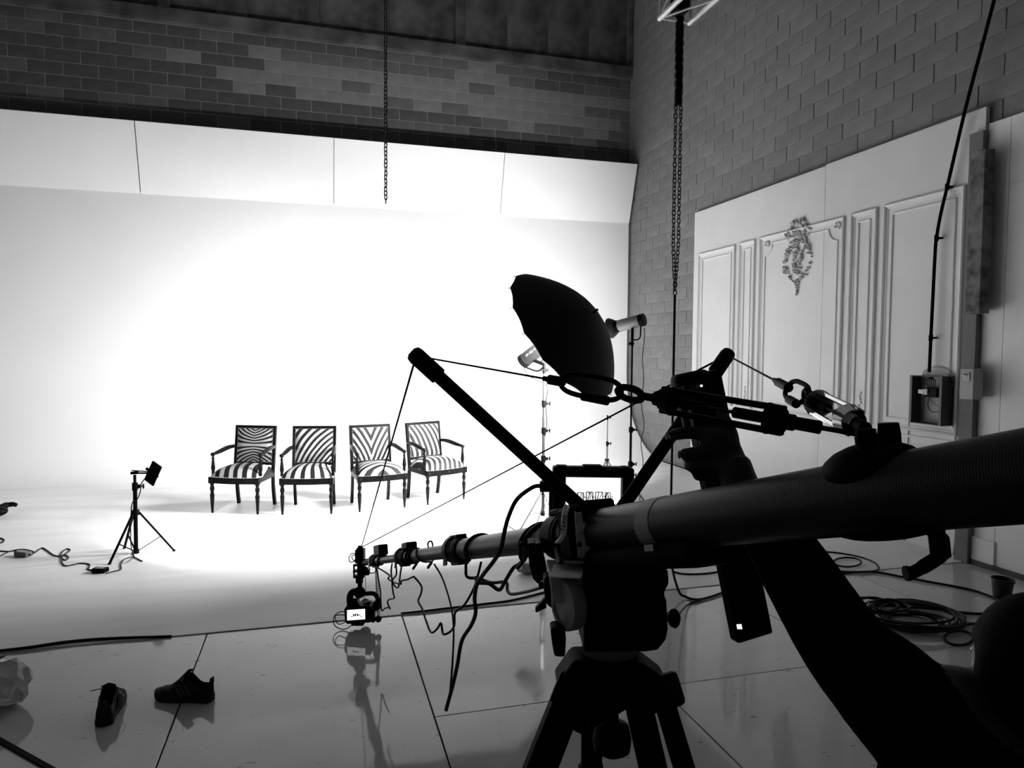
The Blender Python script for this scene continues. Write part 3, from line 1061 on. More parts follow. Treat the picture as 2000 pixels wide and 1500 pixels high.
# dado rail across the flat
for z, h in ((0.935, 0.020), (0.865, 0.008), (0.83, 0.006)):
    q = MB(); q.box((PXW - h / 2, (yl + yr) / 2 + 0.02, z), (h, yl - yr - 0.1, 0.012 if h < 0.01 else 0.022), bev=0.002); q.build('dado_rail', M_FLAT, E, smooth=False)
# plaster crest: flower cluster over a hanging garland
oc_y, oc_z = wpt(1560, 470); rc = random.Random(5)
crest = MB()
def blob(y, z, s, h=0.02):
    a = rc.uniform(0, 3.14)
    Rr = Matrix.Rotation(a, 3, 'X')
    crest.ell((PXW - h * 0.4, oc_y + y, oc_z + z), (h, s, s * 0.55), Rr, n=8, m=5)
for k in range(80):
    a = rc.uniform(0, 2 * math.pi); r = rc.uniform(0, 1) ** 0.5
    blob(0.20 * r * math.cos(a), 0.10 + 0.13 * r * math.sin(a), rc.uniform(0.012, 0.030), rc.uniform(0.015, 0.035))
for k in range(110):
    a = rc.uniform(0, 2 * math.pi)
    blob(0.20 * math.cos(a) + rc.uniform(-0.035, 0.035), -0.22 + 0.20 * math.sin(a) + rc.uniform(-0.03, 0.03), rc.uniform(0.008, 0.022), rc.uniform(0.015, 0.03))
for k in range(60):
    blob(rc.uniform(-0.07, 0.07), -0.20 + rc.uniform(-0.16, 0.14), rc.uniform(0.012, 0.026), rc.uniform(0.015, 0.03))
for k in range(12):
    blob(rc.uniform(-0.03, 0.03) * (1 - k / 14), -0.44 - 0.012 * k, 0.022 - 0.0008 * k, 0.02)
crest.build('crest', mat('plaster_ornament', 0.52, 0.8, spec=0.2), E)['kind'] = 'stuff'
for (px_, py_) in ((1500, 478), (1638, 442)):
    cy_, cz_ = wpt(px_, py_)
    q = MB()
    for k in range(7):
        t = k / 6 * 5.0
        q.ell((PXW - 0.006, cy_ + 0.045 * (1 - k / 9) * math.cos(t), cz_ + 0.045 * (1 - k / 9) * math.sin(t)), (0.012, 0.016, 0.012), n=8, m=5)
    q.build('corner_scroll', MATS['plaster_ornament'], E)
for (px_, py_) in ((1455, 775), (1680, 792)):
    cy_, cz_ = wpt(px_, py_)
    q = MB()
    for k in range(9):
        q.ell((PXW - 0.004, cy_ + 0.025 * math.sin(k * 2.1) * (1 - k / 10), cz_ - 0.12 + 0.03 * k), (0.008, 0.018 * (1 - k / 14), 0.014), n=8, m=5)
    q.build('leaf_sprig', MATS['plaster_ornament'], E)
# ---- plain second flat nearer the camera
y2 = wpt(1927, 244)[0] - 0.02
q = MB()
E2 = empty('scenery_flat', V(PXW, 2.6, 0), 'plain off-white boarded flat at the right edge', 'wall panel')
zt2 = wpt(1960, 232)[1]
seg = [y2, wpt(1965, 500)[0], 2.2, 1.0]
for a, c in zip(seg[:-1], seg[1:]):
    q = MB(); q.box((PXW + 0.02, (a + c) / 2, zt2 / 2), (0.04, a - c - 0.003, zt2), bev=0.001); q.build('board', M_FLAT2, E2, smooth=False)
q = MB(); q.bar(V(PXW - 0.004, wpt(1975, 362)[0], wpt(1975, 362)[1]), V(PXW - 0.004, 2.6, wpt(1975, 362)[1]), 0.02, 0.006); q.build('batten', M_FLAT2, E2, smooth=False)
py_, pz_ = wpt(1918, 1075)
q = MB(); q.box((PXW - 0.008, wpt(1918, 1080)[0], 0.13), (0.016, 0.22, 0.18), bev=0.002); q.build('vent_plate', M_FLAT2, E2, smooth=False)
q = MB(); q.box((PXW + 0.02, wpt(1999, 200)[0] - 0.5, zt2 + 0.13), (0.03, 1.0, 0.25), bev=0.002)
tag(q.build('offcut_board', M_FLAT2, smooth=False), 'small pale board end above the plain flat at the right edge', 'board')
# ---- grey post between the flats with a dark stud screwed on
PX2 = WX - 0.10
p_y0 = wpt(1875, 760, PX2)[0]; p_y1 = wpt(1902, 760, PX2)[0]
M_POST = mat('grey_post_paint', 0.16, 0.8, var=0.1, scale=8)
M_STUD = mat('rough_dark_timber', 0.13, 0.85, var=0.8, scale=9, bump=0.3)
zpost = wpt(1908, 258, PX2)[1]
q = MB(); q.box(((PX2 + PXW) / 2 - 0.001, (p_y0 + p_y1) / 2, zpost / 2), (PXW - PX2, p_y0 - p_y1, zpost), bev=0.003)
tag(q.build('wall_post', M_POST, smooth=False), 'tall grey timber post between the two white flats', 'post')
SX = WX - 0.20
s_y0 = wpt(1890, 450, SX)[0]; 
zs0 = wpt(1890, 613, SX)[1]; zs1 = wpt(1898, 297, SX)[1]
q = MB(); q.box((SX + 0.049, s_y0 - 0.062, (zs0 + zs1) / 2), (0.098, 0.125, zs1 - zs0), bev=0.004)
E = q.build('timber_stud', M_STUD, smooth=False); tag(E, 'dark stained timber stud fixed high on the grey post', 'timber')
jx = PX2 - 0.10
jy0 = wpt(1874, 750, jx)[0]; jy1 = jy0 - 0.12
jz0 = wpt(1885, 780, jx)[1]; jz1 = wpt(1885, 720, jx)[1]
E = empty('switch_box', V(PX2 - 0.05, (jy0 + jy1) / 2, jz0), 'grey switch box on the post beside the open fuse box', 'switch box')
q = MB(); q.box((PX2 - 0.051, (jy0 + jy1) / 2, (jz0 + jz1) / 2), (0.098, jy0 - jy1, jz1 - jz0), bev=0.004); q.build('housing', mat('switch_box_grey', 0.33, 0.6, var=0.1), E, smooth=False)
q = MB(); q.box((PX2 - 0.103, (jy0 + jy1) / 2, jz1 - 0.06), (0.006, 0.06, 0.07), bev=0.002); q.build('cover_plate', M_STRAP, E, smooth=False)
q = MB(); q.bar(V(PX2 - 0.106, (jy0 + jy1) / 2, jz1 - 0.05), V(PX2 - 0.125, (jy0 + jy1) / 2, jz1 - 0.04), 0.01, 0.01); q.build('toggle', M_CHROME, E)
# ---- open fuse box
fx_ = PXW - 0.002
fy0 = wpt(1778, 780, fx_ - 0.11)[0]; fy1 = wpt(1841, 780, fx_ - 0.11)[0]
fz0 = wpt(1800, 826, fx_ - 0.05)[1]; fz1 = wpt(1800, 733, fx_ - 0.05)[1]
fc = (fy0 + fy1) / 2; fw_ = fy0 - fy1; fh = fz1 - fz0; fd = 0.12
E = empty('fuse_box', V(fx_ - fd / 2, fc, fz0), 'open metal fuse box with loose wires on the white flat', 'fuse box')
M_FB = mat('fuse_box_dark_grey', 0.05, 0.5)
q = MB(); q.box((fx_ - 0.004, fc, (fz0 + fz1) / 2), (0.006, fw_, fh)); q.build('back_plate', mat('fuse_box_pale_inside', 0.42, 0.6, var=0.1), E, smooth=False)
for nm, c, s in (('side', (fx_ - fd / 2, fy0 - 0.003, (fz0 + fz1) / 2), (fd, 0.006, fh)), ('side', (fx_ - fd / 2, fy1 + 0.003, (fz0 + fz1) / 2), (fd, 0.006, fh)),
                 ('side', (fx_ - fd / 2, fc, fz1 - 0.003), (fd, fw_, 0.006)), ('side', (fx_ - fd / 2, fc, fz0 + 0.003), (fd, fw_, 0.006))):
    q = MB(); q.box(c, s, bev=0.001); q.build(nm, M_FB, E, smooth=False)
for s in (1, -1):
    q = MB(); q.box((fx_ - fd, fc + s * (fw_ / 2 - 0.012), (fz0 + fz1) / 2), (0.004, 0.024, fh)); q.build('lip', M_FB, E, smooth=False)
q = MB(); q.box((fx_ - 0.05, fc - 0.01, fz1 - 0.14), (0.07, 0.13, 0.075), bev=0.004); br = q.build('breaker_block', M_BLACKP, E, smooth=False)
q = MB(); q.box((fx_ - 0.07, fc + 0.075, fz1 - 0.135), (0.05, 0.05, 0.035), bev=0.003); q.build('breaker_tip', M_CYC, br, smooth=False)
q = MB(); q.box((fx_ - 0.07, fc + 0.03, fz1 - 0.135), (0.05, 0.05, 0.05), bev=0.003); q.build('terminal_block', M_STRAP, br, smooth=False)
for k in range(6):
    y = fc + 0.05 - 0.02 * k
    q = MB(); q.tube(spline([V(fx_ - 0.05, fc + 0.02 - 0.004 * k, fz1 - 0.01), V(fx_ - 0.07, y, fz1 - 0.05), V(fx_ - 0.06, y * 0.5 + fc * 0.5, fz1 - 0.11)], 5), 0.0035, n=6); q.build('wire', M_CABLE, E)
q = MB(); q.tube(spline([V(fx_ - 0.06, fc + 0.01, fz1 - 0.17), V(fx_ - 0.07, fc + 0.02, fz1 - 0.24), V(fx_ - 0.06, fc - 0.02, fz1 - 0.30), V(fx_ - 0.05, fy1 + 0.03, fz1 - 0.27), V(fx_ - 0.04, fy1 + 0.02, fz1 - 0.24)], 6), 0.0032, n=6); q.build('wire', M_CABLE, E)
q = MB(); q.tube(spline([V(fx_ - 0.06, fc + 0.0, fz1 - 0.17), V(fx_ - 0.07, fc - 0.03, fz1 - 0.22), V(fx_ - 0.05, fy1 + 0.03, fz1 - 0.275)], 6), 0.002, n=6); q.build('wire', M_CABLE, E)
# clear dome cover pushed up behind
q = MB(); q.tube([V(fx_ - 0.01, fc + (fw_ / 2 - 0.02) * math.cos(t / 12 * math.pi), fz1 + 0.075 * math.sin(t / 12 * math.pi)) for t in range(13)], 0.004, n=6); q.build('cable_loop', M_STRAP, E)
# lead from the fuse box to the floor
cable('power_lead', [V(fx_ - 0.03, fy1 + 0.03, fz1 + 0.02), V(fx_ - 0.02, fy1 - 0.02, fz1 - 0.05)] + [V(PXW - 0.008, *wpt(x, y)) for x, y in ((1850, 765), (1858, 810), (1868, 865))] + [V(PXW - 0.01, wpt(1868, 865)[0] - 0.05, 0.5), V(PXW - 0.012, wpt(1868, 865)[0] - 0.02, 0.02)], 0.005, 'thin grey lead draped from the fuse box down the flat', m=M_GREYM)
cable('power_lead', [V(PXW - 0.006, *wpt(1777, 824)), V(PXW - 0.006, *wpt(1775, 850)), V(PXW - 0.006, wpt(1774, 868)[0], 0.5), V(PXW - 0.006, wpt(1774, 868)[0], 0.01)], 0.003, 'thin lead dropping straight from the left side of the fuse box')
# conduit standing off the wall
cx_ = PXW - 0.05
E = empty('conduit', V(cx_, wpt(1815, 725, cx_)[0], fz1), 'long black conduit running down the wall into the fuse box', 'conduit')
cp = [V(cx_, wpt(x, y, cx_)[0], wpt(x, y, cx_)[1]) for x, y in ((1952, -40), (1922, 75), (1890, 195), (1865, 300), (1850, 365), (1838, 415), (1829, 465), (1826, 500), (1822, 580), (1818, 660), (1815, 727))]
q = MB(); q.tube(spline(cp, 6), 0.013, n=10); q.build('pipe', M_BLACK, E)
for k in (4, 6, 9):
    q = MB(); q.cyl(cp[k] - V(0, 0, 0.025), cp[k] + V(0, 0, 0.025), 0.017, n=10); q.build('coupling', M_BLACK, E)
    q = MB(); q.box(cp[k] + V(0.022, -0.004, 0), (0.05, 0.03, 0.015)); q.build('clip', M_BLACK, E)
# skirting timber along the flats
b = MB(); b.box((PXW - 0.012, (y2 + 1.0) / 2, 0.02), (0.024, y2 - 1.0, 0.04), bev=0.003)
struct(b.build('baseboard_right', mat('skirting_dark_grey', 0.07, 0.8, var=0.3, scale=6), smooth=False), 'dark skirting strip under the plain flat')
# ================================================================== CAMERA JIB
def BOOM(d):
    return EYE + RT * (0.8604 - 0.4211 * d) - UP * (-0.1125 + 0.283 * d) + FW * d
BU = (BOOM(2.0) - BOOM(1.0)).normalized()          # towards the tip
BS = BU.cross(V(0, 0, 1)).normalized()             # sideways (right of the boom, looking to the tip)
BN = BS.cross(BU).normalized()                     # up, square to the boom
BR = Matrix((BS, BN, BU)).transposed()
def dpx(px):
    return 0.8604 / ((px - 1000) / FPX + 0.4211)
def BP(d, s=0.0, n=0.0):
    return BOOM(d) + BS * s + BN * n
M_CARBON = mat('carbon_tube', 0.020, 0.38, spec=0.5)
def carbon():
    m, nt, b = nodes_of('woven_carbon_tube')
    tc = nt.nodes.new('ShaderNodeTexCoord')
    mp = nt.nodes.new('ShaderNodeMapping')
    mp.inputs['Rotation'].default_value = BR.inverted().to_euler()
    nt.links.new(tc.outputs['Object'], mp.inputs['Vector'])
    wv = nt.nodes.new('ShaderNodeTexWave')
    wv.bands_direction = 'Z'; wv.inputs['Scale'].default_value = 90; wv.inputs['Distortion'].default_value = 0.6
    nt.links.new(mp.outputs['Vector'], wv.inputs['Vector'])
    cr = nt.nodes.new('ShaderNodeValToRGB')
    cr.color_ramp.elements[0].color = (0.003, 0.003, 0.003, 1)
    cr.color_ramp.elements[1].color = (0.010, 0.010, 0.010, 1)
    nt.links.new(wv.outputs['Fac'], cr.inputs['Fac'])
    nt.links.new(cr.outputs['Color'], b.inputs['Base Color'])
    b.inputs['Roughness'].default_value = 0.38
    b.inputs['Specular IOR Level'].default_value = 0.2
    bp = nt.nodes.new('ShaderNodeBump'); bp.inputs['Strength'].default_value = 0.15; bp.inputs['Distance'].default_value = 0.001
    nt.links.new(wv.outputs['Fac'], bp.inputs['Height'])
    nt.links.new(bp.outputs['Normal'], b.inputs['Normal'])
    return m
M_WEAVE = carbon()
JIB = empty('camera_jib', V(BOOM(1.62).x, BOOM(1.62).y, BOOM(1.62).z - 0.09), 'long black telescopic camera jib crossing the foreground on its tripod', 'jib crane')
# telescopic tubes, thick end near the camera
secs = [(0.30, 1.76, 0.0500), (1.72, 2.47, 0.0365), (2.44, 3.20, 0.0270), (3.17, 4.16, 0.0195)]
for d0, d1, r in secs:
    q = MB(); q.cyl(BP(d0), BP(d1), r, n=40); q.build('boom_tube', M_WEAVE, JIB)
q = MB(); q.cyl(BP(0.29), BP(0.31), 0.051, n=32); q.build('end_cap', M_BLACKP, JIB)
# clamp collars with levers
def collar(d, r, L, lever=True, lever_mat=None, text=None):
    q = MB()
    q.cyl(BP(d - L / 2), BP(d + L / 2), r + 0.008, n=28)
    q.cyl(BP(d - L / 2 - 0.012), BP(d - L / 2), r + 0.006, n=28)
    q.box(BP(d, 0, r + 0.010), (0.8 * r + 0.01, 0.016, L), BR, bev=0.004)
    q.box(BP(d, 0, -r - 0.009), (0.8 * r + 0.01, 0.012, L), BR, bev=0.004)
    c = q.build('clamp_collar', M_BLACKP, JIB)
    if lever:
        # cam lever hugging the left side of the tube
        pts = []
        for k in range(9):
            a = math.radians(100 + 105 * k / 8)
            pts.append((a, r + 0.012))
        rows = []
        w = 0.018 * (r / 0.05) + 0.006
        for a, rad in pts:
            e = BS * math.cos(a) + BN * math.sin(a)
            p = BP(d + L * 0.15) + e * rad
            rows.append([p - BU * w, p + BU * w, p + BU * w + e * 0.006, p - BU * w + e * 0.006, p - BU * w])
        a = math.radians(205); e = BS * math.cos(a) + BN * math.sin(a); e2 = -BS * math.sin(a) + BN * math.cos(a)
        p = BP(d + L * 0.15) + e * (r + 0.026) + e2 * 0.022
        rows.append([p - BU * w, p + BU * w, p + BU * w + e * 0.006, p - BU * w + e * 0.006, p - BU * w])
        l = MB(); l.grid(rows)
        l.add(rows[-1][:4], [(0, 1, 2, 3)]); l.add(rows[0][:4], [(3, 2, 1, 0)])
        lv = l.build('clamp_lever', lever_mat or M_BLACKP, c, label='pale grey clamp lever' if lever_mat else None)
        if text:
            a = math.radians(158); e = BS * math.cos(a) + BN * math.sin(a); e2 = -(-BS * math.sin(a) + BN * math.cos(a))
            p = BP(d + L * 0.15) + e * (r + 0.0262)
            nrm = e
            tx = text_part(text, 0.018, p, -e2, e.cross(-e2), M_INK, JIB, 'lever_lettering', 0.0003)
    return c
M_LEVER = mat('pale_grey_lever', 0.85, 0.45)
collar(dpx(1103), 0.050, 0.05, False)
collar(dpx(896), 0.0365, 0.10, True)
collar(dpx(790), 0.0270, 0.10, True)
collar(dpx(733), 0.0195, 0.09, True, M_LEVER)
# tape band
q = MB(); q.cyl(BP(dpx(1309)), BP(dpx(1281)), 0.0508, n=40, cap=False); q.build('tape_band', mat('grey_tape', 0.18, 0.5), JIB)
q = MB(); q.box(BP(dpx(1305), -0.051, -0.042), (0.002, 0.012, 0.03), BR); q.build('data_plate', M_GREYM, JIB, smooth=False)
# fulcrum block and its tray under the tube
FD = dpx(1152)
q = MB()
q.box(BP(FD, 0, 0.0), (0.135, 0.125, 0.062), BR, bev=0.008)
q.box(BP(FD - 0.02, 0.0, 0.062), (0.09, 0.02, 0.07), BR, bev=0.006)
q.build('fulcrum_block', M_BLACK, JIB, smooth=False)
q = MB(); q.box(BP(dpx(1260), 0, -0.058), (0.10, 0.05, 0.42), BR, bev=0.02, seg=3); q.build('under_tray', M_BLACK, JIB)
q = MB()
lc0 = PX(1131, 1024, FD - 0.07); 
def plate(quad, dq, th, m, name, parent, label=None):
    pts = [PX(x, y, dq) for x, y in quad]
    q = MB(); n_ = len(pts)
    vs = pts + [p + FW * th for p in pts]
    q.add(vs, [tuple(range(n_)), tuple(reversed(range(n_, 2 * n_)))] + [(k, n_ + k, n_ + (k + 1) % n_, (k + 1) % n_) for k in range(n_)])
    return q.build(name, m, parent, smooth=False, label=label)
pd = FD - 0.078
M_SIDEP = mat('worn_grey_plate', 0.30, 0.5, var=0.25, scale=30)
plate([(1123, 1001), (1130, 1005), (1136, 1002), (1139, 1023), (1149, 1022), (1150, 1038), (1126, 1041)], pd, 0.02, M_SIDEP, 'upper_side_plate', JIB)
sp = plate([(1126, 1043), (1151, 1040), (1155, 1090), (1130, 1091)], pd, 0.03, M_SIDEP, 'lower_side_plate', JIB)
for x, y in ((1132, 1064), (1149, 1062)):
    q = MB(); q.lathe([(0.0001, 0), (0.005, 0.0005), (0.006, 0.002)], 12, Matrix.Translation(PX(x, y, pd - 0.004)) @ frame_to(FW).to_4x4()); 
    q.build('bolt_hole', M_INK, sp)
lev = plate([(1104, 983), (1107, 987), (1103, 996), (1107, 996), (1111, 988), (1113, 991), (1109, 1002), (1107, 1034), (1104, 1047), (1095, 1061), (1084, 1062), (1084, 1060), (1092, 1053), (1096, 1044), (1096, 1028), (1098, 1003), (1101, 993)], FD - 0.055, 0.006, M_LEVER, 'clamp_lever', JIB, 'pale grey clamp lever')
text_part('TERIS', 0.0155, PX(1101.8, 1022, FD - 0.0556), PX(1104, 1006, FD - 0.055) - PX(1099.5, 1037, FD - 0.055), -RT, M_INK, JIB, 'lever_lettering', 0.0003)
# the two spreader masts
def in_plane(px, py, d=FD):
    o = BP(d); r = ray(px, py)
    return EYE + r * ((o - EYE).dot(BU) / r.dot(BU))
ML = in_plane(805, 688); MLb = in_plane(1142, 996)
MR = in_plane(1424, 688); MRb = in_plane(1212, 996)
tops = []
for top, bot in ((ML, MLb), (MR, MRb)):
    dr = (top - bot).normalized()
    q = MB(); q.cyl(bot - dr * 0.03, top - dr * 0.02, 0.0155, n=20); ms = q.build('spreader_mast', M_BLACK, JIB)
    q = MB(); q.lathe([(0.012, -0.085), (0.0205, -0.08), (0.0205, -0.012), (0.018, -0.002), (0.010, 0.003)], 20, Matrix.Translation(top) @ frame_to(dr).to_4x4()); q.build('mast_cap', M_BLACKP, ms)
    tops.append(top - dr * 0.012)
TIP = PX(706, 1069, 4.14)
RA = PX(1700, 842, 0.905); RA2 = PX(1692, 851, 0.93)
q = MB()
for t in tops:
    L = (TIP - t).length
    c = MB(); c.tube([t.lerp(TIP, k / 6) for k in range(7)], 0.0030, n=6); c.build('tension_cable', M_BLACK, JIB)
# rear cables with carabiners and turnbuckles
def along(a, c, px):
    lo, hi = 0.0, 1.0
    for _ in range(40):
        m_ = (lo + hi) / 2
        x = proj(a.lerp(c, m_))[0]
        if x < px:
            lo = m_
        else:
            hi = m_
    return a.lerp(c, (lo + hi) / 2)
def rear_rig(a, c, marks, m_body, s, upv):
    """marks (photo x): cable end, ferrule end, link end, eye end, body start, body end, shank end"""
    dr = (c - a).normalized()
    side = dr.cross(Vector(upv)).normalized(); up2 = side.cross(dr).normalized()
    Rr = Matrix((side, up2, dr)).transposed()
    P = [along(a, c, m_) for m_ in marks]
    q = MB(); q.tube([a, a.lerp(P[0], 0.5), P[0]], 0.0022, n=6); q.build('tension_cable', M_BLACK, JIB)
    q = MB(); q.cyl(P[0], P[0].lerp(P[1], 0.35), 0.005 * s, n=12); q.cyl(P[0].lerp(P[1], 0.3), P[1], 0.0095 * s, n=14); q.build('cable_ferrule', M_BLACKP, JIB)
    L = (P[2] - P[1]).length
    # carabiner: rounded loop lying in the dr/up plane
    mid = P[1].lerp(P[2], 0.5)
    w = 0.019 * s; hl = L / 2 + 0.006
    pts = []
    for k in range(28):
        t = 2 * math.pi * k / 28
        cx, cy = math.cos(t), math.sin(t)
        ex = (abs(cx) ** 0.6) * (1 if cx >= 0 else -1); ey = (abs(cy) ** 0.8) * (1 if cy >= 0 else -1)
        pts.append(mid + dr * (ex * hl) + up2 * (ey * w))
    q = MB(); q.tube(pts, 0.0048 * s, n=8, closed=True); cb = q.build('carabiner', M_BLACK, JIB)
    q = MB(); q.cyl(mid - dr * (hl * 0.2) - up2 * w, mid + dr * (hl * 0.6) - up2 * w, 0.0085 * s, n=12); q.build('gate_sleeve', M_BLACKP, cb)
    # eye bolt
    me_ = P[2].lerp(P[3], 0.42); er = (P[3] - P[2]).length * 0.34
    e2 = (side * 0.55 + up2 * 0.83).normalized()
    q = MB(); q.tube([me_ + dr * (er * 1.3 * math.cos(t * math.pi / 12)) + e2 * (0.013 * s * math.sin(t * math.pi / 12)) for t in range(24)], 0.0062 * s, n=8, closed=True)
    q.cyl(me_ + dr * er, P[4] + dr * 0.02, 0.0065 * s, n=10); q.build('eye_bolt', M_BLACK, JIB)
    # turnbuckle: two cheeks between two end blocks
    q = MB()
    A, B = P[4], P[5]
    for u in (1, -1):
        q.bar(A + up2 * (u * 0.0175 * s), B + up2 * (u * 0.0175 * s), 0.014 * s, 0.009 * s, up=up2, bev=0.002)
        q.bar(A + side * (u * 0.004 * s), B + side * (u * 0.004 * s), 0.004, 0.004)
    q.cyl(A, A.lerp(B, 0.10), 0.017 * s, 0.024 * s, n=14); q.cyl(A.lerp(B, 0.88), B, 0.024 * s, 0.018 * s, n=14)
    q.cyl(A - dr * 0.012, A, 0.012 * s, n=12); q.cyl(B, B + dr * 0.014, 0.012 * s, n=12)
    q.build('turnbuckle', m_body, JIB)
    q = MB(); q.cyl(A.lerp(B, 0.05), A.lerp(B, 0.38), 0.0075 * s, n=10); q.cyl(A.lerp(B, 0.62), B, 0.0085 * s, n=10); q.build('threaded_rod', M_BLACK, JIB)
    q = MB(); q.cyl(B, P[6], 0.0095 * s, n=12); q.bar(P[6], c, 0.012 * s, 0.006, bev=0.001); q.build('shank', M_BLACK, JIB)
rear_rig(tops[0], RA2, (1062, 1100, 1208, 1262, 1292, 1532, 1602), M_BLACK, 1.0, (0, 0, 1))
rear_rig(tops[1], RA, (1512, 1540, 1572, 1584, 1592, 1668, 1690), M_CHROME, 0.95, (0.5, -0.2, 1))
# saddle with anchor bolts on the tube
sd = dpx(1715)
q = MB(); q.ell(BP(sd, 0, 0.034), (0.052, 0.036, 0.072), BR, n=24, m=12); sdl = q.build('anchor_saddle', M_BLACK, JIB)
for x, y0, y1, w in ((1690, 838, 905, 0.021), (1735, 826, 905, 0.021)):
    p0 = PX(x + 6, y1, 0.90); p1 = PX(x, y0, 0.90)
    dv = (p1 - p0).normalized()
    q = MB(); q.cyl(p0, p0.lerp(p1, 0.75), w * 0.62, w * 0.66, n=14); q.cyl(p0.lerp(p1, 0.70), p1, w * 0.66, w * 0.58, n=8)
    q.build('anchor_bolt', M_BLACK, JIB)
q = MB(); q.cyl(PX(1690, 857, 0.90), PX(1757, 843, 0.90), 0.0035, n=8); q.build('cross_pin', M_BLACK, JIB)
# clamp handle below the tube
h0 = PX(1826, 1020, 0.84)
q = MB(); q.cyl(h0, PX(1826, 1045, 0.84), 0.011, n=12); q.bar(PX(1832, 1040, 0.84), PX(1838, 1092, 0.845), 0.022, 0.018, bev=0.005)
q.tube(spline([PX(1838, 1085, 0.845), PX(1815, 1100, 0.845), PX(1785, 1117, 0.84), PX(1768, 1120, 0.84)], 5), [0.0085] * 8 + [0.0075] * 4 + [0.009] * 4, n=10)
q.build('ratchet_handle', M_BLACKP, JIB)
q = MB(); q.ell(BP(0.90, -0.012, -0.042), (0.035, 0.016, 0.075), BR, n=20, m=10); q.build('handle_base', M_BLACK, JIB)
# cheese plate and white safety lever under the tray
q = MB(); q.bar(PX(1256, 1073, 1.34), PX(1277, 1076, 1.34), 0.02, 0.012, bev=0.003); q.cyl(PX(1276, 1076, 1.335), PX(1276, 1076, 1.36), 0.006, n=10); q.build('latch', M_ALU, JIB)

# ---- left side bracket plates hanging from the tube in front of the head
for x0, x1, dd in ((1031, 1044, 1.72), (1046, 1056, 1.69)):
    poly = [(x0, 1062), (x1, 1060), (x1 + 12, 1108), (x1 + 14, 1138), (x1 + 6, 1140), (x0 + 10, 1130), (x0 + 3, 1105)]
    plate(poly, dd, 0.06, M_BLACKP, 'side_bracket', JIB)

# ---- cables strapped along the tube
def jc(name, pts, r, k=8):
    return cable(name, pts, r, None, parent=JIB, k=k)
def wrap(d0, d1, r, turns, ph=0.0, n=10, ext=0.004):
    N = int(n * turns) + 1
    out = []
    for i in range(N + 1):
        t = i / N; a = ph + 2 * math.pi * turns * t
        out.append(BP(d0 + (d1 - d0) * t) + (BS * math.cos(a) + BN * math.sin(a)) * (r + ext))
    return out
jc('boom_cable', wrap(1.80, 2.05, 0.0365, 1.0, 0.6) + [PX(1027, 1085, 1.90), PX(1014, 1102, 1.92), PX(1002, 1110, 1.94), PX(986, 1136, 1.96), PX(975, 1152, 1.98), PX(955, 1140, 2.0), PX(935, 1138, 2.02), PX(928, 1128, 2.05)], 0.0055)
jc('boom_cable', wrap(1.78, 1.93, 0.0365, 0.6, 0.8) + [PX(1018, 1062, 1.82), PX(1016, 1085, 1.84), PX(1020, 1098, 1.86), PX(1010, 1110, 1.88)], 0.005)
jc('boom_cable', wrap(2.26, 2.36, 0.0365, 0.55, 0.9) + [PX(912, 1080, 2.3), PX(910, 1110, 2.32), PX(913, 1127, 2.32), PX(935, 1130, 2.3), PX(960, 1138, 2.26), PX(988, 1137, 2.2), PX(991, 1153, 2.15), PX(1000, 1160, 2.1), PX(1030, 1155, 1.95), PX(1060, 1146, 1.78)], 0.0052)
# monitor feed looping left and down to a loose end above the floor
jc('hanging_cable', [PX(1056, 949, 1.93), PX(1040, 952, 1.93), PX(1010, 975, 1.93), PX(993, 1010, 1.92), PX(985, 1040, 1.9), PX(978, 1072, 1.88), PX(965, 1095, 1.9), PX(944, 1122, 1.95), PX(931, 1143, 2.0), PX(927, 1170, 2.05), PX(929, 1197, 2.1), PX(920, 1222, 2.15), PX(902, 1252, 2.2), PX(893, 1300, 2.24), PX(884, 1340, 2.27), PX(877, 1365, 2.28), PX(871, 1388, 2.28)], 0.0062)
jc('hanging_cable', [PX(848, 1102, 2.75), PX(862, 1125, 2.7), PX(873, 1155, 2.6), PX(882, 1190, 2.5), PX(886, 1230, 2.4), PX(884, 1290, 2.32), PX(879, 1350, 2.29), PX(873, 1385, 2.29)], 0.0035)
jc('hanging_cable', [PX(940, 1097, 2.36), PX(933, 1125, 2.35), PX(925, 1150, 2.33), PX(908, 1180, 2.36), PX(893, 1192, 2.4), PX(888, 1200, 2.42), PX(887, 1222, 2.45), PX(879, 1234, 2.5), PX(867, 1239, 2.52), PX(864, 1232, 2.54), PX(861, 1217, 2.55), PX(854, 1228, 2.58), PX(842, 1235, 2.62), PX(832, 1212, 2.7), PX(825, 1190, 2.78), PX(817, 1174, 2.85), PX(822, 1160, 2.9), PX(823, 1145, 2.95), PX(810, 1128, 3.0), PX(806, 1127, 3.02), PX(795, 1132, 3.1), PX(785, 1134, 3.15), PX(783, 1141, 3.18)], 0.0042, k=5)
jc('hanging_cable', [PX(735, 1107, 3.6), PX(760, 1123, 3.45), PX(758, 1130, 3.45), PX(768, 1137, 3.4), PX(778, 1140, 3.3), PX(783, 1138, 3.2)], 0.004, k=5)
jc('hanging_cable', [PX(766, 1100, 3.35), PX(764, 1118, 3.35), PX(768, 1140, 3.35), PX(778, 1147, 3.3), PX(782, 1120, 3.25), PX(785, 1102, 3.2)], 0.004, k=5)
jc('hanging_cable', [PX(773, 1100, 3.3), PX(774, 1122, 3.3), PX(766, 1135, 3.35), PX(768, 1158, 3.4), PX(770, 1168, 3.42), PX(760, 1171, 3.5), PX(757, 1177, 3.52), PX(762, 1190, 3.5)], 0.004, k=5)
jc('hanging_cable', [PX(735, 1108, 3.75), PX(739, 1130, 3.78), PX(743, 1155, 3.8), PX(744, 1180, 3.8), PX(746, 1193, 3.8), PX(752, 1188, 3.75), PX(761, 1186, 3.7)], 0.004, k=5)
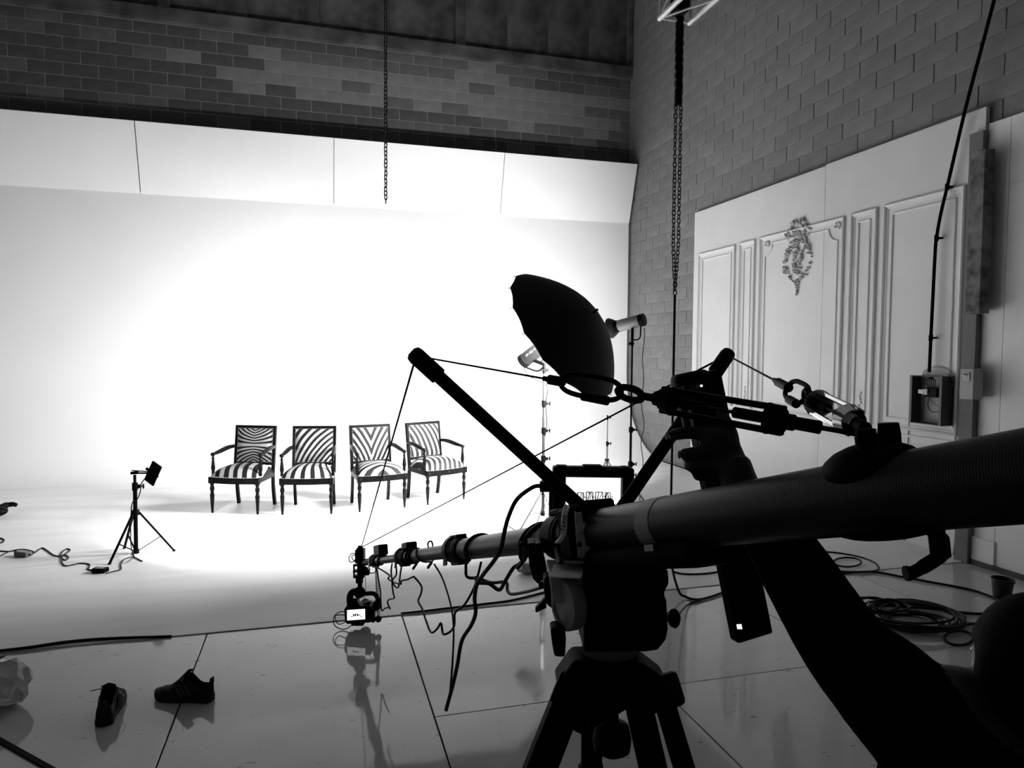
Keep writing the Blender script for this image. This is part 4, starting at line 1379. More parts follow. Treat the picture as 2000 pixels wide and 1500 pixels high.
jc('boom_cable', wrap(3.02, 3.12, 0.027, 2.0, 0.3), 0.0045)
jc('boom_cable', wrap(3.60, 4.0, 0.0195, 3.2, 0.0), 0.0045)
jc('cable_tie', wrap(2.95, 2.86, 0.027, 0.5, 2.2) + [PX(836, 1066, 2.83), PX(838, 1058, 2.83), PX(843, 1058, 2.83), PX(845, 1066, 2.83), PX(841, 1072, 2.83)], 0.0035)
for x, y, dd, a in ((815, 1099, 3.0, 0.8), (844, 1097, 2.8, 0.6)):
    q = MB(); q.bar(PX(x, y, dd), PX(x - 9, y + 13, dd), 0.016, 0.010, bev=0.003); q.build('cable_plug', M_BLACKP, JIB)
# small receiver box on top near the tip
q = MB(); q.box(BP(3.68, 0.0, 0.052), (0.05, 0.055, 0.14), BR, bev=0.005); q.build('receiver_box', M_BLACKP, JIB, smooth=False)
q = MB(); q.box(BP(3.25 - 0.12, 0.0, 0.048), (0.05, 0.03, 0.10), BR, bev=0.005); q.build('cable_clip', M_BLACKP, JIB, smooth=False)
# ================================================================== REMOTE HEAD (GIMBAL) AND CAMERA AT THE TIP
GD = 4.14
def G(x, y, dd=0.0):
    return PX(x, y, GD + dd)
GM = empty('gimbal_head', G(703, 1150), 'black motorised gimbal hanging from the tip of the jib', 'gimbal')
Rg = Matrix((RT, UP, -FW)).transposed()
def gbox(x0, y0, x1, y1, dep, name, m=None, bev=0.004, dd=0.0, parent=None, rot=0.0):
    c = G((x0 + x1) / 2, (y0 + y1) / 2, dd)
    k = (GD + dd) / FPX
    q = MB(); q.box(c, ((x1 - x0) * k, (y1 - y0) * k, dep), Rg @ Matrix.Rotation(rot, 3, 'Z'), bev=bev)
    return q.build(name, m or M_BLACKP, parent or GM, smooth=False)
gbox(695, 1072, 712, 1098, 0.06, 'mount_block')
q = MB(); q.cyl(G(703, 1066), G(703, 1075), 0.012, n=10); q.box(G(703, 1071), (0.035, 0.012, 0.03), Rg, bev=0.003); q.build('top_bolt', M_BLACK, GM)
gbox(699, 1090, 708, 1136, 0.05, 'post')
for x in (691.5, 709.5):
    q = MB()
    q.bar(G(x, 1103), G(x, 1127), 0.008, 0.04)
    q.build('cage_side', M_BLACKP, GM, smooth=False)
gbox(690, 1102, 711, 1105, 0.04, 'cage_bar'); gbox(690, 1113, 711, 1117, 0.04, 'cage_bar'); gbox(691, 1123, 712, 1128, 0.045, 'cage_bar')
gbox(708, 1115, 722, 1123, 0.03, 'quick_plate')
q = MB(); q.bar(G(709, 1109), G(721, 1116), 0.012, 0.03); q.build('cage_strut', M_BLACKP, GM, smooth=False)
q = MB(); q.cyl(G(702, 1126), G(702, 1138), 0.022, n=14); q.cyl(G(703, 1136), G(703, 1158), 0.014, n=14); q.build('pan_post', M_BLACK, GM)
q = MB(); q.cyl(G(702, 1157, -0.04), G(702, 1157, 0.04), 0.034, n=20); q.build('pan_motor', M_BLACKP, GM)
q = MB(); q.tube(spline([G(700, 1156), G(690, 1156), G(684, 1163), G(684, 1178), G(690, 1184)], 5), 0.020, n=10); q.build('roll_arm', M_BLACKP, GM)
q = MB(); q.tube(spline([G(708, 1160), G(728, 1159), G(735, 1164), G(739, 1174), G(739, 1188)], 5), 0.013, n=10); q.build('tilt_arm', M_BLACKP, GM)
gbox(730, 1172, 742, 1191, 0.07, 'tilt_motor', bev=0.01)
gbox(727, 1190, 732, 1214, 0.05, 'side_plate')
q = MB(); q.cyl(G(729, 1205, -0.04), G(729, 1214, -0.04), 0.012, n=10); q.ell(G(739, 1209), (0.02, 0.02, 0.02), n=10, m=8); q.bar(G(735, 1205), G(740, 1212), 0.01, 0.01); q.build('counterweight', M_BLACKP, GM)
gbox(688, 1210, 712, 1219, 0.07, 'base_plate')
# coiled lead
hel = []
for i in range(300):
    t = i / 299
    p = G(735.5 + 4.5 * t, 1108 + 103 * t)
    a = 2 * math.pi * 30 * t
    hel.append(p + RT * (0.009 * math.cos(a)) + FW * (0.009 * math.sin(a)))
q = MB(); q.tube(hel, 0.0026, n=5); q.build('coiled_lead', M_CABLE, GM)
def gc(pts, r=0.003):
    cable('gimbal_lead', [G(*p) for p in pts], r, None, parent=GM, k=6, n=6)
gc([(697, 1083), (688, 1081), (682, 1088), (683, 1097), (690, 1097), (696, 1090)])
gc([(696, 1083), (687, 1087), (692, 1096), (697, 1094)])
gc([(713, 1124), (714, 1145), (712, 1165), (709, 1180), (707, 1189), (700, 1205), (698, 1213)], 0.0018)
gc([(722, 1119), (730, 1119), (736, 1112)])
# ---- camera on the gimbal
CM = empty('cinema_camera', G(703, 1214), 'black camera with its screen lit, slung under the gimbal at the jib tip', 'camera')
rot = math.radians(4)
body = gbox(676, 1180, 729, 1213, 0.10, 'body', bev=0.012, parent=CM, rot=rot)
q = MB(); q.box(G(695.5, 1202, -0.06), (39 * GD / FPX, 22 * GD / FPX, 0.03), Rg @ Matrix.Rotation(rot, 3, 'Z') @ Matrix.Rotation(-0.26, 3, 'X'), bev=0.004); q.build('screen_housing', M_BLACKP, CM, smooth=False)
k_ = GD / FPX
sc_c = G(695.5, 1200.5, -0.0775)
q = MB(); q.box(sc_c, (34.5 * k_, 19 * k_, 0.002), Rg @ Matrix.Rotation(rot, 3, 'Z') @ Matrix.Rotation(-0.26, 3, 'X')); scr = q.build('screen', M_SCREEN, CM, smooth=False)
rs = Rg @ Matrix.Rotation(rot, 3, 'Z') @ Matrix.Rotation(-0.26, 3, 'X')
q = MB()
for i, (u, v, w, h) in enumerate(((-0.024, -0.008, 0.010, 0.004), (-0.014, -0.002, 0.007, 0.012), (-0.004, -0.001, 0.008, 0.013), (0.008, -0.001, 0.008, 0.012), (0.017, -0.004, 0.012, 0.004), (0.030, -0.014, 0.012, 0.003), (0.024, -0.004, 0.006, 0.003))):
    q.box(sc_c + rs @ V(u, v, 0.0016), (w, h, 0.0006), rs)
q.build('screen_image', M_INK, scr, smooth=False)
q = MB(); q.prism([(-0.038, 0), (0.036, 0), (0.022, 0.038), (-0.02, 0.038)], 0.07, Matrix.Translation(G(694.5, 1181, 0.03)) @ rs.to_4x4()); q.build('viewfinder_hump', M_BLACKP, CM, smooth=False)
q = MB(); q.cyl(G(720, 1179), G(720, 1174), 0.014, n=14); q.cyl(G(712, 1180), G(712, 1177), 0.010, n=12); q.build('dial', M_BLACKP, CM)
q = MB(); q.lathe([(0.03, 0.05), (0.036, 0.055), (0.036, 0.11), (0.033, 0.112), (0.033, 0.16), (0.02, 0.165)], 24, Matrix.Translation(G(703, 1196)) @ frame_to(FW).to_4x4()); q.build('lens', M_BLACK, CM)
def cc(pts, r=0.003):
    cable('camera_lead', [G(p[0], p[1], -0.03) for p in pts], r, None, parent=CM, k=6, n=6)
cc([(676, 1195), (664, 1195), (654, 1202), (651, 1212), (655, 1223), (668, 1229), (680, 1226), (691, 1217)])
cc([(676, 1201), (662, 1201), (655, 1203), (656, 1213), (662, 1219), (670, 1217), (676, 1214)])
cc([(722, 1178), (727, 1172), (730, 1180), (729, 1195)], 0.002)

# ================================================================== FIELD MONITOR BEHIND THE BOOM
MD = 1.95
km = MD / FPX
def Mp(x, y, dd=0.0):
    return PX(x, y, MD + dd)
mc = Mp(1156, 962)
MON = empty('field_monitor', mc, 'black rugged field monitor showing the chairs on a white screen', 'monitor')
Rm_ = Rg @ Matrix.Rotation(math.radians(-0.8), 3, 'Z')
def mbox(x0, y0, x1, y1, dep, name, m, bev=0.004, dd=0.0, parent=None):
    c = Mp((x0 + x1) / 2, (y0 + y1) / 2, dd); k = (MD + dd) / FPX
    q = MB(); q.box(c, ((x1 - x0) * k, (y1 - y0) * k, dep), Rm_, bev=bev, seg=2)
    return q.build(name, m, parent or MON, smooth=False)
mbox(1079, 913, 1234, 1012, 0.03, 'housing', M_BLACKP, 0.008, 0.03)
mbox(1079, 911, 1234, 931, 0.05, 'bezel', M_BLACKP, 0.006); mbox(1079, 911, 1104, 1017, 0.05, 'bezel', M_BLACKP, 0.006)
mbox(1213, 913, 1236, 1012, 0.05, 'bezel', M_BLACKP, 0.006); mbox(1079, 988, 1234, 1012, 0.05, 'bezel', M_BLACKP, 0.006)
mbox(1086, 908.5, 1108, 914, 0.05, 'corner_bumper', M_RUBBER, 0.004); mbox(1138, 908, 1176, 914, 0.05, 'corner_bumper', M_RUBBER, 0.004); mbox(1213, 911, 1228, 916, 0.05, 'corner_bumper', M_RUBBER, 0.004)
for x0, x1, y in ((1098, 1109, 919.5), (1110, 1123, 916.2), (1124, 1128, 919.5), (1129, 1140, 916.5), (1144, 1152, 920.2), (1154, 1170, 919), (1172, 1181, 920.8), (1182, 1194, 917.2), (1195, 1200, 920.8)):
    mbox(x0, y - 0.6, x1, y + 0.6, 0.002, 'vent_slot', M_GREYM, 0.0, -0.026)
sc = mbox(1102, 929, 1217, 990, 0.004, 'screen', M_SCREEN, 0.0, 0.012)
# the picture on the screen: four chairs drawn dark on white
def mline(q, x0, y0, x1, y1, w):
    a = Mp(x0, y0, 0.0085); c = Mp(x1, y1, 0.0085)
    q.bar(a, c, w * km, 0.0006, up=FW)
q = MB()
rg = random.Random(2)
for i, (x0, x1, y0, y1, wd) in enumerate(((1128, 1140, 962, 977, 1.3), (1145, 1158, 961, 978, 1.7), (1163, 1177, 961, 976, 1.4), (1182, 1192, 962, 976, 1.3))):
    mline(q, x0, y0, x1, y0 + 0.6, wd); mline(q, x0, y0, x0 + 1, y1, wd); mline(q, x1, y0 + 0.6, x1, y1, wd); mline(q, x0, y1, x1, y1, wd * 1.3)
    for k in range(4):
        u0 = rg.uniform(x0, x1); u1 = rg.uniform(x0, x1)
        mline(q, u0, y0 + 1, u1, y1 - 1, 1.1)
    mline(q, x0 - 4, y1 - 6, x0, y1 - 7, 0.9); mline(q, x1, y1 - 7, x1 + 5, y1 - 6, 0.9)
    mline(q, x1 + 5, y1 - 6, x1 + 4, y1, 0.7)
    mline(q, x0 - 3, y1 + 3, x1 + 6, y1 + 4, 1.5)
    mline(q, x0 - 2, y1 + 3, x0 - 2, y1 + 10, 1.0); mline(q, x1 + 4, y1 + 4, x1 + 4, y1 + 10, 1.0)
q.build('screen_image', M_INK, sc, smooth=False)
mbox(1072, 925, 1080, 1014, 0.02, 'side_handle', M_BLACKP, 0.004)
mbox(1054, 940, 1080, 960, 0.03, 'input_plug', M_BLACKP, 0.003)
q = MB(); q.bar(Mp(1165, 1010, 0.03), BP(FD + 0.03, 0.03, 0.03), 0.03, 0.02, bev=0.003); q.bar(Mp(1120, 1010, 0.02), Mp(1210, 1008, 0.02), 0.02, 0.02); q.build('mount_arm', M_BLACK, MON, smooth=False)

# ================================================================== TRIPOD UNDER THE JIB
TD = FD
tb = BP(FD); tb = V(tb.x, tb.y, 0)
TR = empty('tripod', tb, 'heavy black tripod with fluid head carrying the jib', 'tripod')
kt = TD / FPX
yaw_ = math.atan2(-BU.x, BU.y)
def T_(x, y, dd=0.0):
    return PX(x, y, TD + dd)
# fluid head body: stacked blocks, outline as in the photo
def slab_from(poly, d0, th, name, m, bevel=None, parent=None):
    pts = [PX(x, y, d0) for x, y in poly]
    q = MB(); n_ = len(pts)
    vs = pts + [p + FW * th for p in pts]
    q.add(vs, [tuple(range(n_)), tuple(reversed(range(n_, 2 * n_)))] + [(k, n_ + k, n_ + (k + 1) % n_, (k + 1) % n_) for k in range(n_)])
    o = q.build(name, m, parent or TR, smooth=False)
    if bevel:
        md = o.modifiers.new('bevel', 'BEVEL'); md.width = bevel; md.segments = 2; md.limit_method = 'ANGLE'
    return o
slab_from([(1140, 1092), (1290, 1092), (1299, 1106), (1306, 1118), (1308, 1142), (1297, 1160), (1303, 1175), (1306, 1230), (1302, 1252), (1285, 1272), (1262, 1275), (1205, 1276), (1140, 1276)], TD - 0.10, 0.20, 'head_body', M_BLACK, 0.008)
q = MB()
_t = [PX(1081, 1102, TD - 0.045), PX(1143, 1102, TD - 0.045), PX(1135, 1127, TD - 0.125), PX(1073, 1125, TD - 0.125)]
q.add(_t + [p - V(0, 0, 0.003) for p in _t], [(0, 1, 2, 3)[::-1], (4, 5, 6, 7), (0, 4, 5, 1)[::-1], (1, 5, 6, 2)[::-1], (2, 6, 7, 3)[::-1], (3, 7, 4, 0)[::-1]])
q.build('head_top_plate', mat('worn_alloy', 0.85, 0.45, var=0.15, scale=25), TR, smooth=False)
slab_from([(1073, 1126), (1134, 1128), (1132, 1175), (1080, 1180)], TD - 0.10, 0.15, 'head_side_plate', M_SIDEP, 0.004)
slab_from([(1093, 1096), (1155, 1096), (1150, 1103), (1088, 1103)], TD - 0.09, 0.16, 'sliding_plate', M_BLACK, 0.002)
q = MB()
for k in range(16):
    q.box(PX(1102 + 2.8 * k, 1098.5, TD - 0.093), (0.0016, 0.006, 0.004), Rg)
q.build('scale_marks', M_STRAP, TR, smooth=False)
# side dial (seen nearly edge-on)
dn = (-RT * 0.91 - FW * 0.41).normalized()
dc = PX(1106, 1180, TD - 0.10)
Td = Matrix.Translation(dc) @ frame_to(dn).to_4x4()
q = MB(); q.lathe([(0.054, -0.02), (0.056, -0.015), (0.056, 0.006), (0.054, 0.010), (0.042, 0.011), (0.040, 0.006), (0.001, 0.006)], 40, Td); dl = q.build('drag_dial', mat('dial_ring_grey', 0.18, 0.5, var=0.1, scale=20), TR)
q = MB(); q.lathe([(0.001, 0.007), (0.036, 0.008), (0.038, 0.007), (0.001, 0.0066)][:3], 32, Td); q.build('dial_face', M_SIDEP, dl)
slab_from([(1075, 1228), (1086, 1226), (1104, 1228), (1106, 1250), (1104, 1285), (1083, 1284), (1079, 1262)], TD - 0.13, 0.05, 'brake_knob', M_BLACKP, 0.006)
slab_from([(1063, 1128), (1076, 1126), (1082, 1160), (1078, 1190), (1066, 1180), (1062, 1150)], TD - 0.05, 0.05, 'tilt_lock', M_BLACKP, 0.005)
slab_from([(1065, 1168), (1068, 1188), (1047, 1198), (1045, 1190)], TD - 0.04, 0.02, 'lock_lever', M_BLACKP, 0.003)
q = MB(); q.cyl(PX(1052, 1143, TD - 0.02), PX(1066, 1141, TD - 0.02), 0.007, n=10); q.build('pan_bar_socket', M_BLACKP, TR)
q = MB(); q.ell(PX(1316, 1207, TD), (0.016, 0.016, 0.022), n=10, m=8); q.cyl(PX(1302, 1200, TD), PX(1322, 1222, TD), 0.009, n=10); q.build('lock_knob', M_BLACKP, TR)
# bowl and crown
c0 = PX(1194, 1276, TD); c1 = PX(1194, 1345, TD)
q = MB(); q.cyl(PX(1190, 1270, TD), PX(1190, 1300, TD), 0.067, 0.068, n=32); q.cyl(PX(1190, 1298, TD), PX(1190, 1330, TD), 0.072, 0.076, n=32); q.build('bowl', M_BLACK, TR)
q = MB(); q.lathe([(0.012, 0.02), (0.016, -0.02), (0.038, -0.03), (0.045, -0.06), (0.042, -0.085), (0.02, -0.10), (0.001, -0.102)], 24, Matrix.Translation(PX(1196, 1392, TD))); q.build('bowl_clamp', M_BLACKP, TR)
crown = PX(1190, 1330, TD)
def tleg(name, hip, ankle_px, w):
    a = Vector(hip); 
    f = Vector(ankle_px)
    dr = (f - a).normalized()
    L = (f - a).length
    E_ = None
    q = MB(); q.box(a, (0.085, 0.065, 0.075), frame_to(dr), bev=0.012, seg=2); j = q.build('leg_hinge', M_BLACK, TR)
    sd = dr.cross(FW).normalized() if abs(dr.dot(FW)) < 0.8 else dr.cross(RT).normalized()
    q = MB(); 
    q.bar(a, a + dr * (L * 0.50), w, w * 0.75, up=FW, bev=0.006)
    lg = q.build('leg', M_BLACK, TR)
    q = MB(); q.bar(a + dr * (L * 0.20), a + dr * (L * 0.20 + 0.07), w + 0.012, w * 0.75 + 0.012, up=FW, bev=0.006); q.build('leg_lock', M_BLACKP, lg)
    q = MB(); q.bar(a + dr * (L * 0.48), f, w * 0.6, w * 0.5, up=FW, bev=0.004); q.build('lower_leg', M_BLACK, lg)
    q = MB(); q.ell(V(f.x, f.y, 0.02), (0.035, 0.035, 0.02), n=12, m=6); q.build('foot', M_RUBBER, lg)
def floor_hit(hip, px, py, dd):
    p = PX(px, py, dd); dr = (p - hip).normalized()
    return hip + dr * ((0.02 - hip.z) / dr.z)
h1 = PX(1113, 1352, TD - 0.02); tleg('leg', h1, floor_hit(h1, 1055, 1500, TD - 0.08), 0.066)
h2 = PX(1156, 1400, TD + 0.08); tleg('leg', h2, floor_hit(h2, 1155, 1500, TD + 0.12), 0.050)
h3 = PX(1292, 1352, TD - 0.02); tleg('leg', h3, floor_hit(h3, 1336, 1500, TD - 0.08), 0.046)
h4 = PX(1258, 1400, TD + 0.02)
q = MB(); q.bar(PX(1240, 1345, TD + 0.02), floor_hit(h4, 1280, 1500, TD - 0.02), 0.062, 0.045, up=FW, bev=0.006); q.build('centre_column', M_BLACK, TR)
for a in (PX(1113, 1345, TD), PX(1156, 1385, TD + 0.05), PX(1292, 1345, TD), PX(1250, 1350, TD)):
    pass
slab_from([(1122, 1292), (1190, 1292), (1262, 1300), (1308, 1335), (1300, 1395), (1240, 1380), (1190, 1410), (1150, 1430), (1135, 1370), (1085, 1345)], TD - 0.05, 0.10, 'crown', M_BLACK, 0.01)
# ================================================================== HAND-HELD WAND
WD = 1.44
wt = PX(1366, 728, WD); wb_ = PX(1468, 1243, WD)
wax = (wb_ - wt).normalized()
wsd = wax.cross(FW).normalized()
wsd = -wsd if wsd.dot(RT) < 0 else wsd
wsd = (wsd * 0.97 + FW * 0.22).normalized()
wnm = wsd.cross(wax).normalized()
Rw = Matrix((wsd, wnm, wax)).transposed()
WAND = empty('light_wand', wb_, 'long black hand-held wand with lit dots, gripped above the boom', 'wand')
q = MB(); q.box((wt + wb_) / 2, (0.082, 0.034, (wb_ - wt).length), Rw, bev=0.005, seg=2); q.build('body', M_BLACKP, WAND, smooth=False)
q = MB(); q.box(PX(1352, 762, WD - 0.015), (0.075, 0.045, 0.075), Rw, bev=0.012, seg=3); hd_ = q.build('head_block', M_BLACKP, WAND)
q = MB(); q.box(PX(1334, 770, WD - 0.02), (0.035, 0.05, 0.06), Rw, bev=0.012, seg=3); q.build('side_block', M_BLACKP, WAND)
q = MB()
for i in range(3):
    for j in range(4):
        p = PX(1326 + 3.2 * j, 757 + 4 * i - 0.8 * j, WD - 0.05)
        q.box(p, (0.0016, 0.0016, 0.0016), Rw)
q.build('grille_dots', M_STRAP, WAND, smooth=False)
q = MB(); q.box(PX(1370, 753.5, WD - 0.042), (0.0035, 0.0015, 0.0035), Rw); q.build('power_light', M_LEDDOT, WAND, smooth=False)
for k in range(3):
    q = MB(); q.box(PX(1440.5 + 3.4 * k, 1224, WD - 0.024), (0.0022, 0.0015, 0.009), Rw); q.build('charge_light', M_LEDDOT, WAND, smooth=False)
q = MB(); q.box(PX(1339, 818, WD - 0.018), (0.016, 0.012, 0.05), Rw, bev=0.003); q.build('side_button', M_GREYM if False else mat('wand_grey_rubber', 0.035, 0.6), WAND, smooth=False)

# ================================================================== SEATED OPERATOR
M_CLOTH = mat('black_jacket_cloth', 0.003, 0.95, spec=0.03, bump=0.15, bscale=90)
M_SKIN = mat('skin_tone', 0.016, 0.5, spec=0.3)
M_HAIR = mat('dark_hair', 0.003, 0.8, spec=0.06, bump=0.2, bscale=160)
M_SHOEB = mat('black_boot', 0.01, 0.5)
fH = V(FW.x, FW.y, 0).normalized(); rH = V(RT.x, RT.y, 0).normalized()
head = PX(2026, 1322, 1.02)
chest = V(head.x, head.y, 1.00) + rH * 0.01
pelv = V(head.x, head.y, 0.53) - fH * 0.03 + rH * 0.02
Lsh = PX(1815, 1432, 1.05); Rsh = chest + rH * 0.19 + V(0, 0, 0.04)
Lel = PX(1645, 1255, 1.17); Lwr = PX(1448, 948, 1.345)
b = MB()
def limb(pts, rad, k=6):
    P_ = spline(pts, k); n_ = len(P_)
    rr = []
    for i in range(n_):
        t = i / (n_ - 1) * (len(rad) - 1); a = int(min(t, len(rad) - 2)); f = t - a
        rr.append(rad[a] * (1 - f) + rad[a + 1] * f)
    b.tube(P_, rr, n=14)
# torso
RtT = Matrix((rH, fH, V(0, 0, 1))).transposed()
b.ell(chest - V(0, 0, 0.10), (0.185, 0.125, 0.19), RtT, n=20, m=12)
b.ell((chest + pelv) / 2 - V(0, 0, 0.06), (0.165, 0.12, 0.24), RtT, n=20, m=12)
b.ell(pelv, (0.175, 0.15, 0.12), RtT, n=20, m=12)
limb([Lsh, chest + V(0, 0, 0.07) - rH * 0.03, chest + V(0, 0, 0.075) + rH * 0.03, Rsh], [0.078, 0.075, 0.075, 0.075])
limb([chest + V(0, 0, 0.05), head - V(0, 0, 0.06)], [0.062, 0.054])
b.ell(PX(1868, 1375, 1.05), (0.06, 0.06, 0.055), RtT, n=14, m=10)
b.ell(PX(1830, 1570, 1.05), (0.085, 0.09, 0.12), RtT, n=14, m=10)
# head with face turned away
b.ell(head, (0.076, 0.094, 0.112), RtT, n=20, m=14)
b.ell(head + fH * 0.035 - V(0, 0, 0.055), (0.055, 0.06, 0.055), RtT, n=16, m=10)
b.ell(head + fH * 0.096 - V(0, 0, 0.02), (0.013, 0.018, 0.022), RtT, n=10, m=8)
b.ell(head + fH * 0.088 - V(0, 0, 0.062), (0.022, 0.012, 0.009), RtT, n=10, m=6)
for s in (-1, 1):
    b.ell(head + rH * (s * 0.070) - V(0, 0, 0.015), (0.010, 0.022, 0.033), RtT, n=10, m=8)
# raised left arm
limb([Lsh, Lsh.lerp(Lel, 0.5), Lel, Lel.lerp(Lwr, 0.42), PX(1492, 1015, 1.31), PX(1462, 968, 1.335)], [0.090, 0.084, 0.072, 0.064, 0.055, 0.050])
limb([PX(1470, 985, 1.33), Lwr, PX(1430, 905, 1.37)], [0.040, 0.034, 0.036])
# palm and fingers
b.ell(PX(1412, 882, 1.378), (0.042, 0.024, 0.052), Matrix((RT, FW, (UP * 0.9 - RT * 0.35).normalized())).transposed(), n=16, m=10)
for pts, r in ((((1408, 850, 1.385), (1372, 846, 1.388), (1335, 846, 1.395), (1307, 851, 1.405)), 0.0145),
               (((1404, 886, 1.38), (1370, 886, 1.375), (1345, 885, 1.385), (1331, 888, 1.40)), 0.0135),
               (((1406, 912, 1.375), (1378, 913, 1.37), (1356, 911, 1.38), (1344, 911, 1.40)), 0.0125),
               (((1412, 934, 1.37), (1388, 935, 1.37), (1370, 932, 1.38), (1358, 930, 1.40)), 0.011),
               (((1432, 880, 1.38), (1428, 846, 1.39), (1414, 818, 1.395), (1404, 800, 1.40)), 0.014)):
    limb([PX(*p) for p in pts], [r * 1.1, r, r * 0.95, r * 0.85], 4)
# right arm resting on the thigh
kneeR = pelv + fH * 0.42 + rH * 0.12 - V(0, 0, 0.0); kneeL = pelv + fH * 0.42 - rH * 0.12
Rel = Rsh + rH * 0.06 - V(0, 0, 0.27) + fH * 0.05
limb([Rsh, Rsh.lerp(Rel, 0.5) + rH * 0.02, Rel, Rel.lerp(kneeR, 0.6) + V(0, 0, 0.07), kneeR - fH * 0.1 + V(0, 0, 0.09)], [0.08, 0.075, 0.065, 0.052, 0.035])
b.ell(kneeR - fH * 0.05 + V(0, 0, 0.085), (0.04, 0.06, 0.018), RtT, n=12, m=8)
for k in range(4):
    a = kneeR - fH * 0.01 + V(0, 0, 0.088) + rH * (-0.03 + 0.02 * k)
    limb([a, a + fH * 0.03 - V(0, 0, 0.002), a + fH * (0.06 + 0.006 * (1 if k in (1, 2) else -1)) - V(0, 0, 0.02)], [0.010, 0.009, 0.008], 4)
a = kneeR - fH * 0.05 + V(0, 0, 0.085) - rH * 0.04
limb([a, a + fH * 0.03 - rH * 0.02, a + fH * 0.055 - rH * 0.028 - V(0, 0, 0.01)], [0.012, 0.011, 0.009], 4)
# seated legs
for s, kn in ((1, kneeR), (-1, kneeL)):
    hip = pelv + rH * (s * 0.09)
    ank = V(kn.x, kn.y, 0.09) + fH * 0.02
    limb([hip, hip.lerp(kn, 0.5), kn, kn.lerp(ank, 0.35) , ank], [0.092, 0.085, 0.064, 0.062, 0.042])
    limb([ank - fH * 0.04 - V(0, 0, 0.03), ank + fH * 0.08 - V(0, 0, 0.042), ank + fH * 0.19 - V(0, 0, 0.055)], [0.045, 0.040, 0.030])
PER = empty('person', V(pelv.x, pelv.y, 0), 'person in a black jacket seated at the right edge, arm raised to a wand', 'person')
me_ = b.mesh('body_raw', smooth=False)
tmp = bpy.data.objects.new('tmp_body', me_); COL.objects.link(tmp)
md = tmp.modifiers.new('r', 'REMESH'); md.mode = 'VOXEL'; md.voxel_size = 0.0065; md.use_smooth_shade = True
md = tmp.modifiers.new('s', 'SMOOTH'); md.factor = 0.5; md.iterations = 4
dg = bpy.context.evaluated_depsgraph_get(); dg.update()
bod = bpy.data.meshes.new_from_object(tmp.evaluated_get(dg))
bpy.data.objects.remove(tmp)
bod.name = 'body'
bod.materials.clear()
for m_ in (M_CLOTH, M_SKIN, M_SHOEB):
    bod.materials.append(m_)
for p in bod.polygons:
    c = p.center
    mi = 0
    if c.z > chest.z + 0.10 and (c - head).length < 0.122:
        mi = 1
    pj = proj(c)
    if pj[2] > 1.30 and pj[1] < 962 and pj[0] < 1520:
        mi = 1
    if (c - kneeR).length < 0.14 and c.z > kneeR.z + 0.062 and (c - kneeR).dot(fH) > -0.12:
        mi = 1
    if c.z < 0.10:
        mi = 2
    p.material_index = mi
bod.transform(Matrix.Translation(-WO[PER.name]))
bo = bpy.data.objects.new('body', bod); COL.objects.link(bo); bo.parent = PER; WO[bo.name] = WO[PER.name]
q = MB()
rows = []
for i in range(13):
    t = math.pi * 0.66 * i / 12
    rw = []
    for k in range(33):
        a = 2 * math.pi * k / 32
        cut = 1.0
        dirv = V(math.sin(t) * math.cos(a), math.sin(t) * math.sin(a), math.cos(t))
        if dirv.y > 0.55:
            dirv = dirv * 1.0
        rr = 0.0 if (dirv.y > 0.3 and dirv.z < 0.35) else 1.0
        s = V(0.086, 0.104, 0.123) if rr else V(0.070, 0.088, 0.105)
        rw.append(head + RtT @ V(dirv.x * s.x, dirv.y * s.y - 0.006, dirv.z * s.z))
    rows.append(rw)
q.grid(rows); q.build('hair', M_HAIR, PER, ang=70)
for s in (-1, 1):
    q = MB(); q.ell(head + fH * 0.080 + rH * (s * 0.031) + V(0, 0, 0.004), (0.013, 0.012, 0.009), RtT, n=10, m=8); q.build('eye', mat('eye_dark', 0.05, 0.2), PER)
# finger nails
for x, y, dd, r in ((1303, 851, 1.398, 0.0085), (1327, 888, 1.392, 0.0085), (1340, 911, 1.392, 0.007)):
    q = MB(); q.ell(PX(x, y, dd), (0.0045, 0.0045, r), Matrix((RT, FW, UP)).transposed(), n=10, m=6); q.build('nail', mat('finger_nail', 0.3, 0.3), PER)
# stool under the operator
st = V(pelv.x, pelv.y, 0)
STO = empty('stool', st, 'plain black stool the operator sits on', 'stool')
q = MB(); q.cyl(st + V(0, 0, 0.375), st + V(0, 0, 0.41), 0.17, n=28); q.build('seat', M_BLACKP, STO)
for k in range(4):
    a = math.pi / 4 + k * math.pi / 2
    q = MB(); q.cyl(st + V(0.12 * math.cos(a), 0.12 * math.sin(a), 0.38), st + V(0.18 * math.cos(a), 0.18 * math.sin(a), 0.0), 0.013, n=10); q.build('leg', M_BLACK, STO)
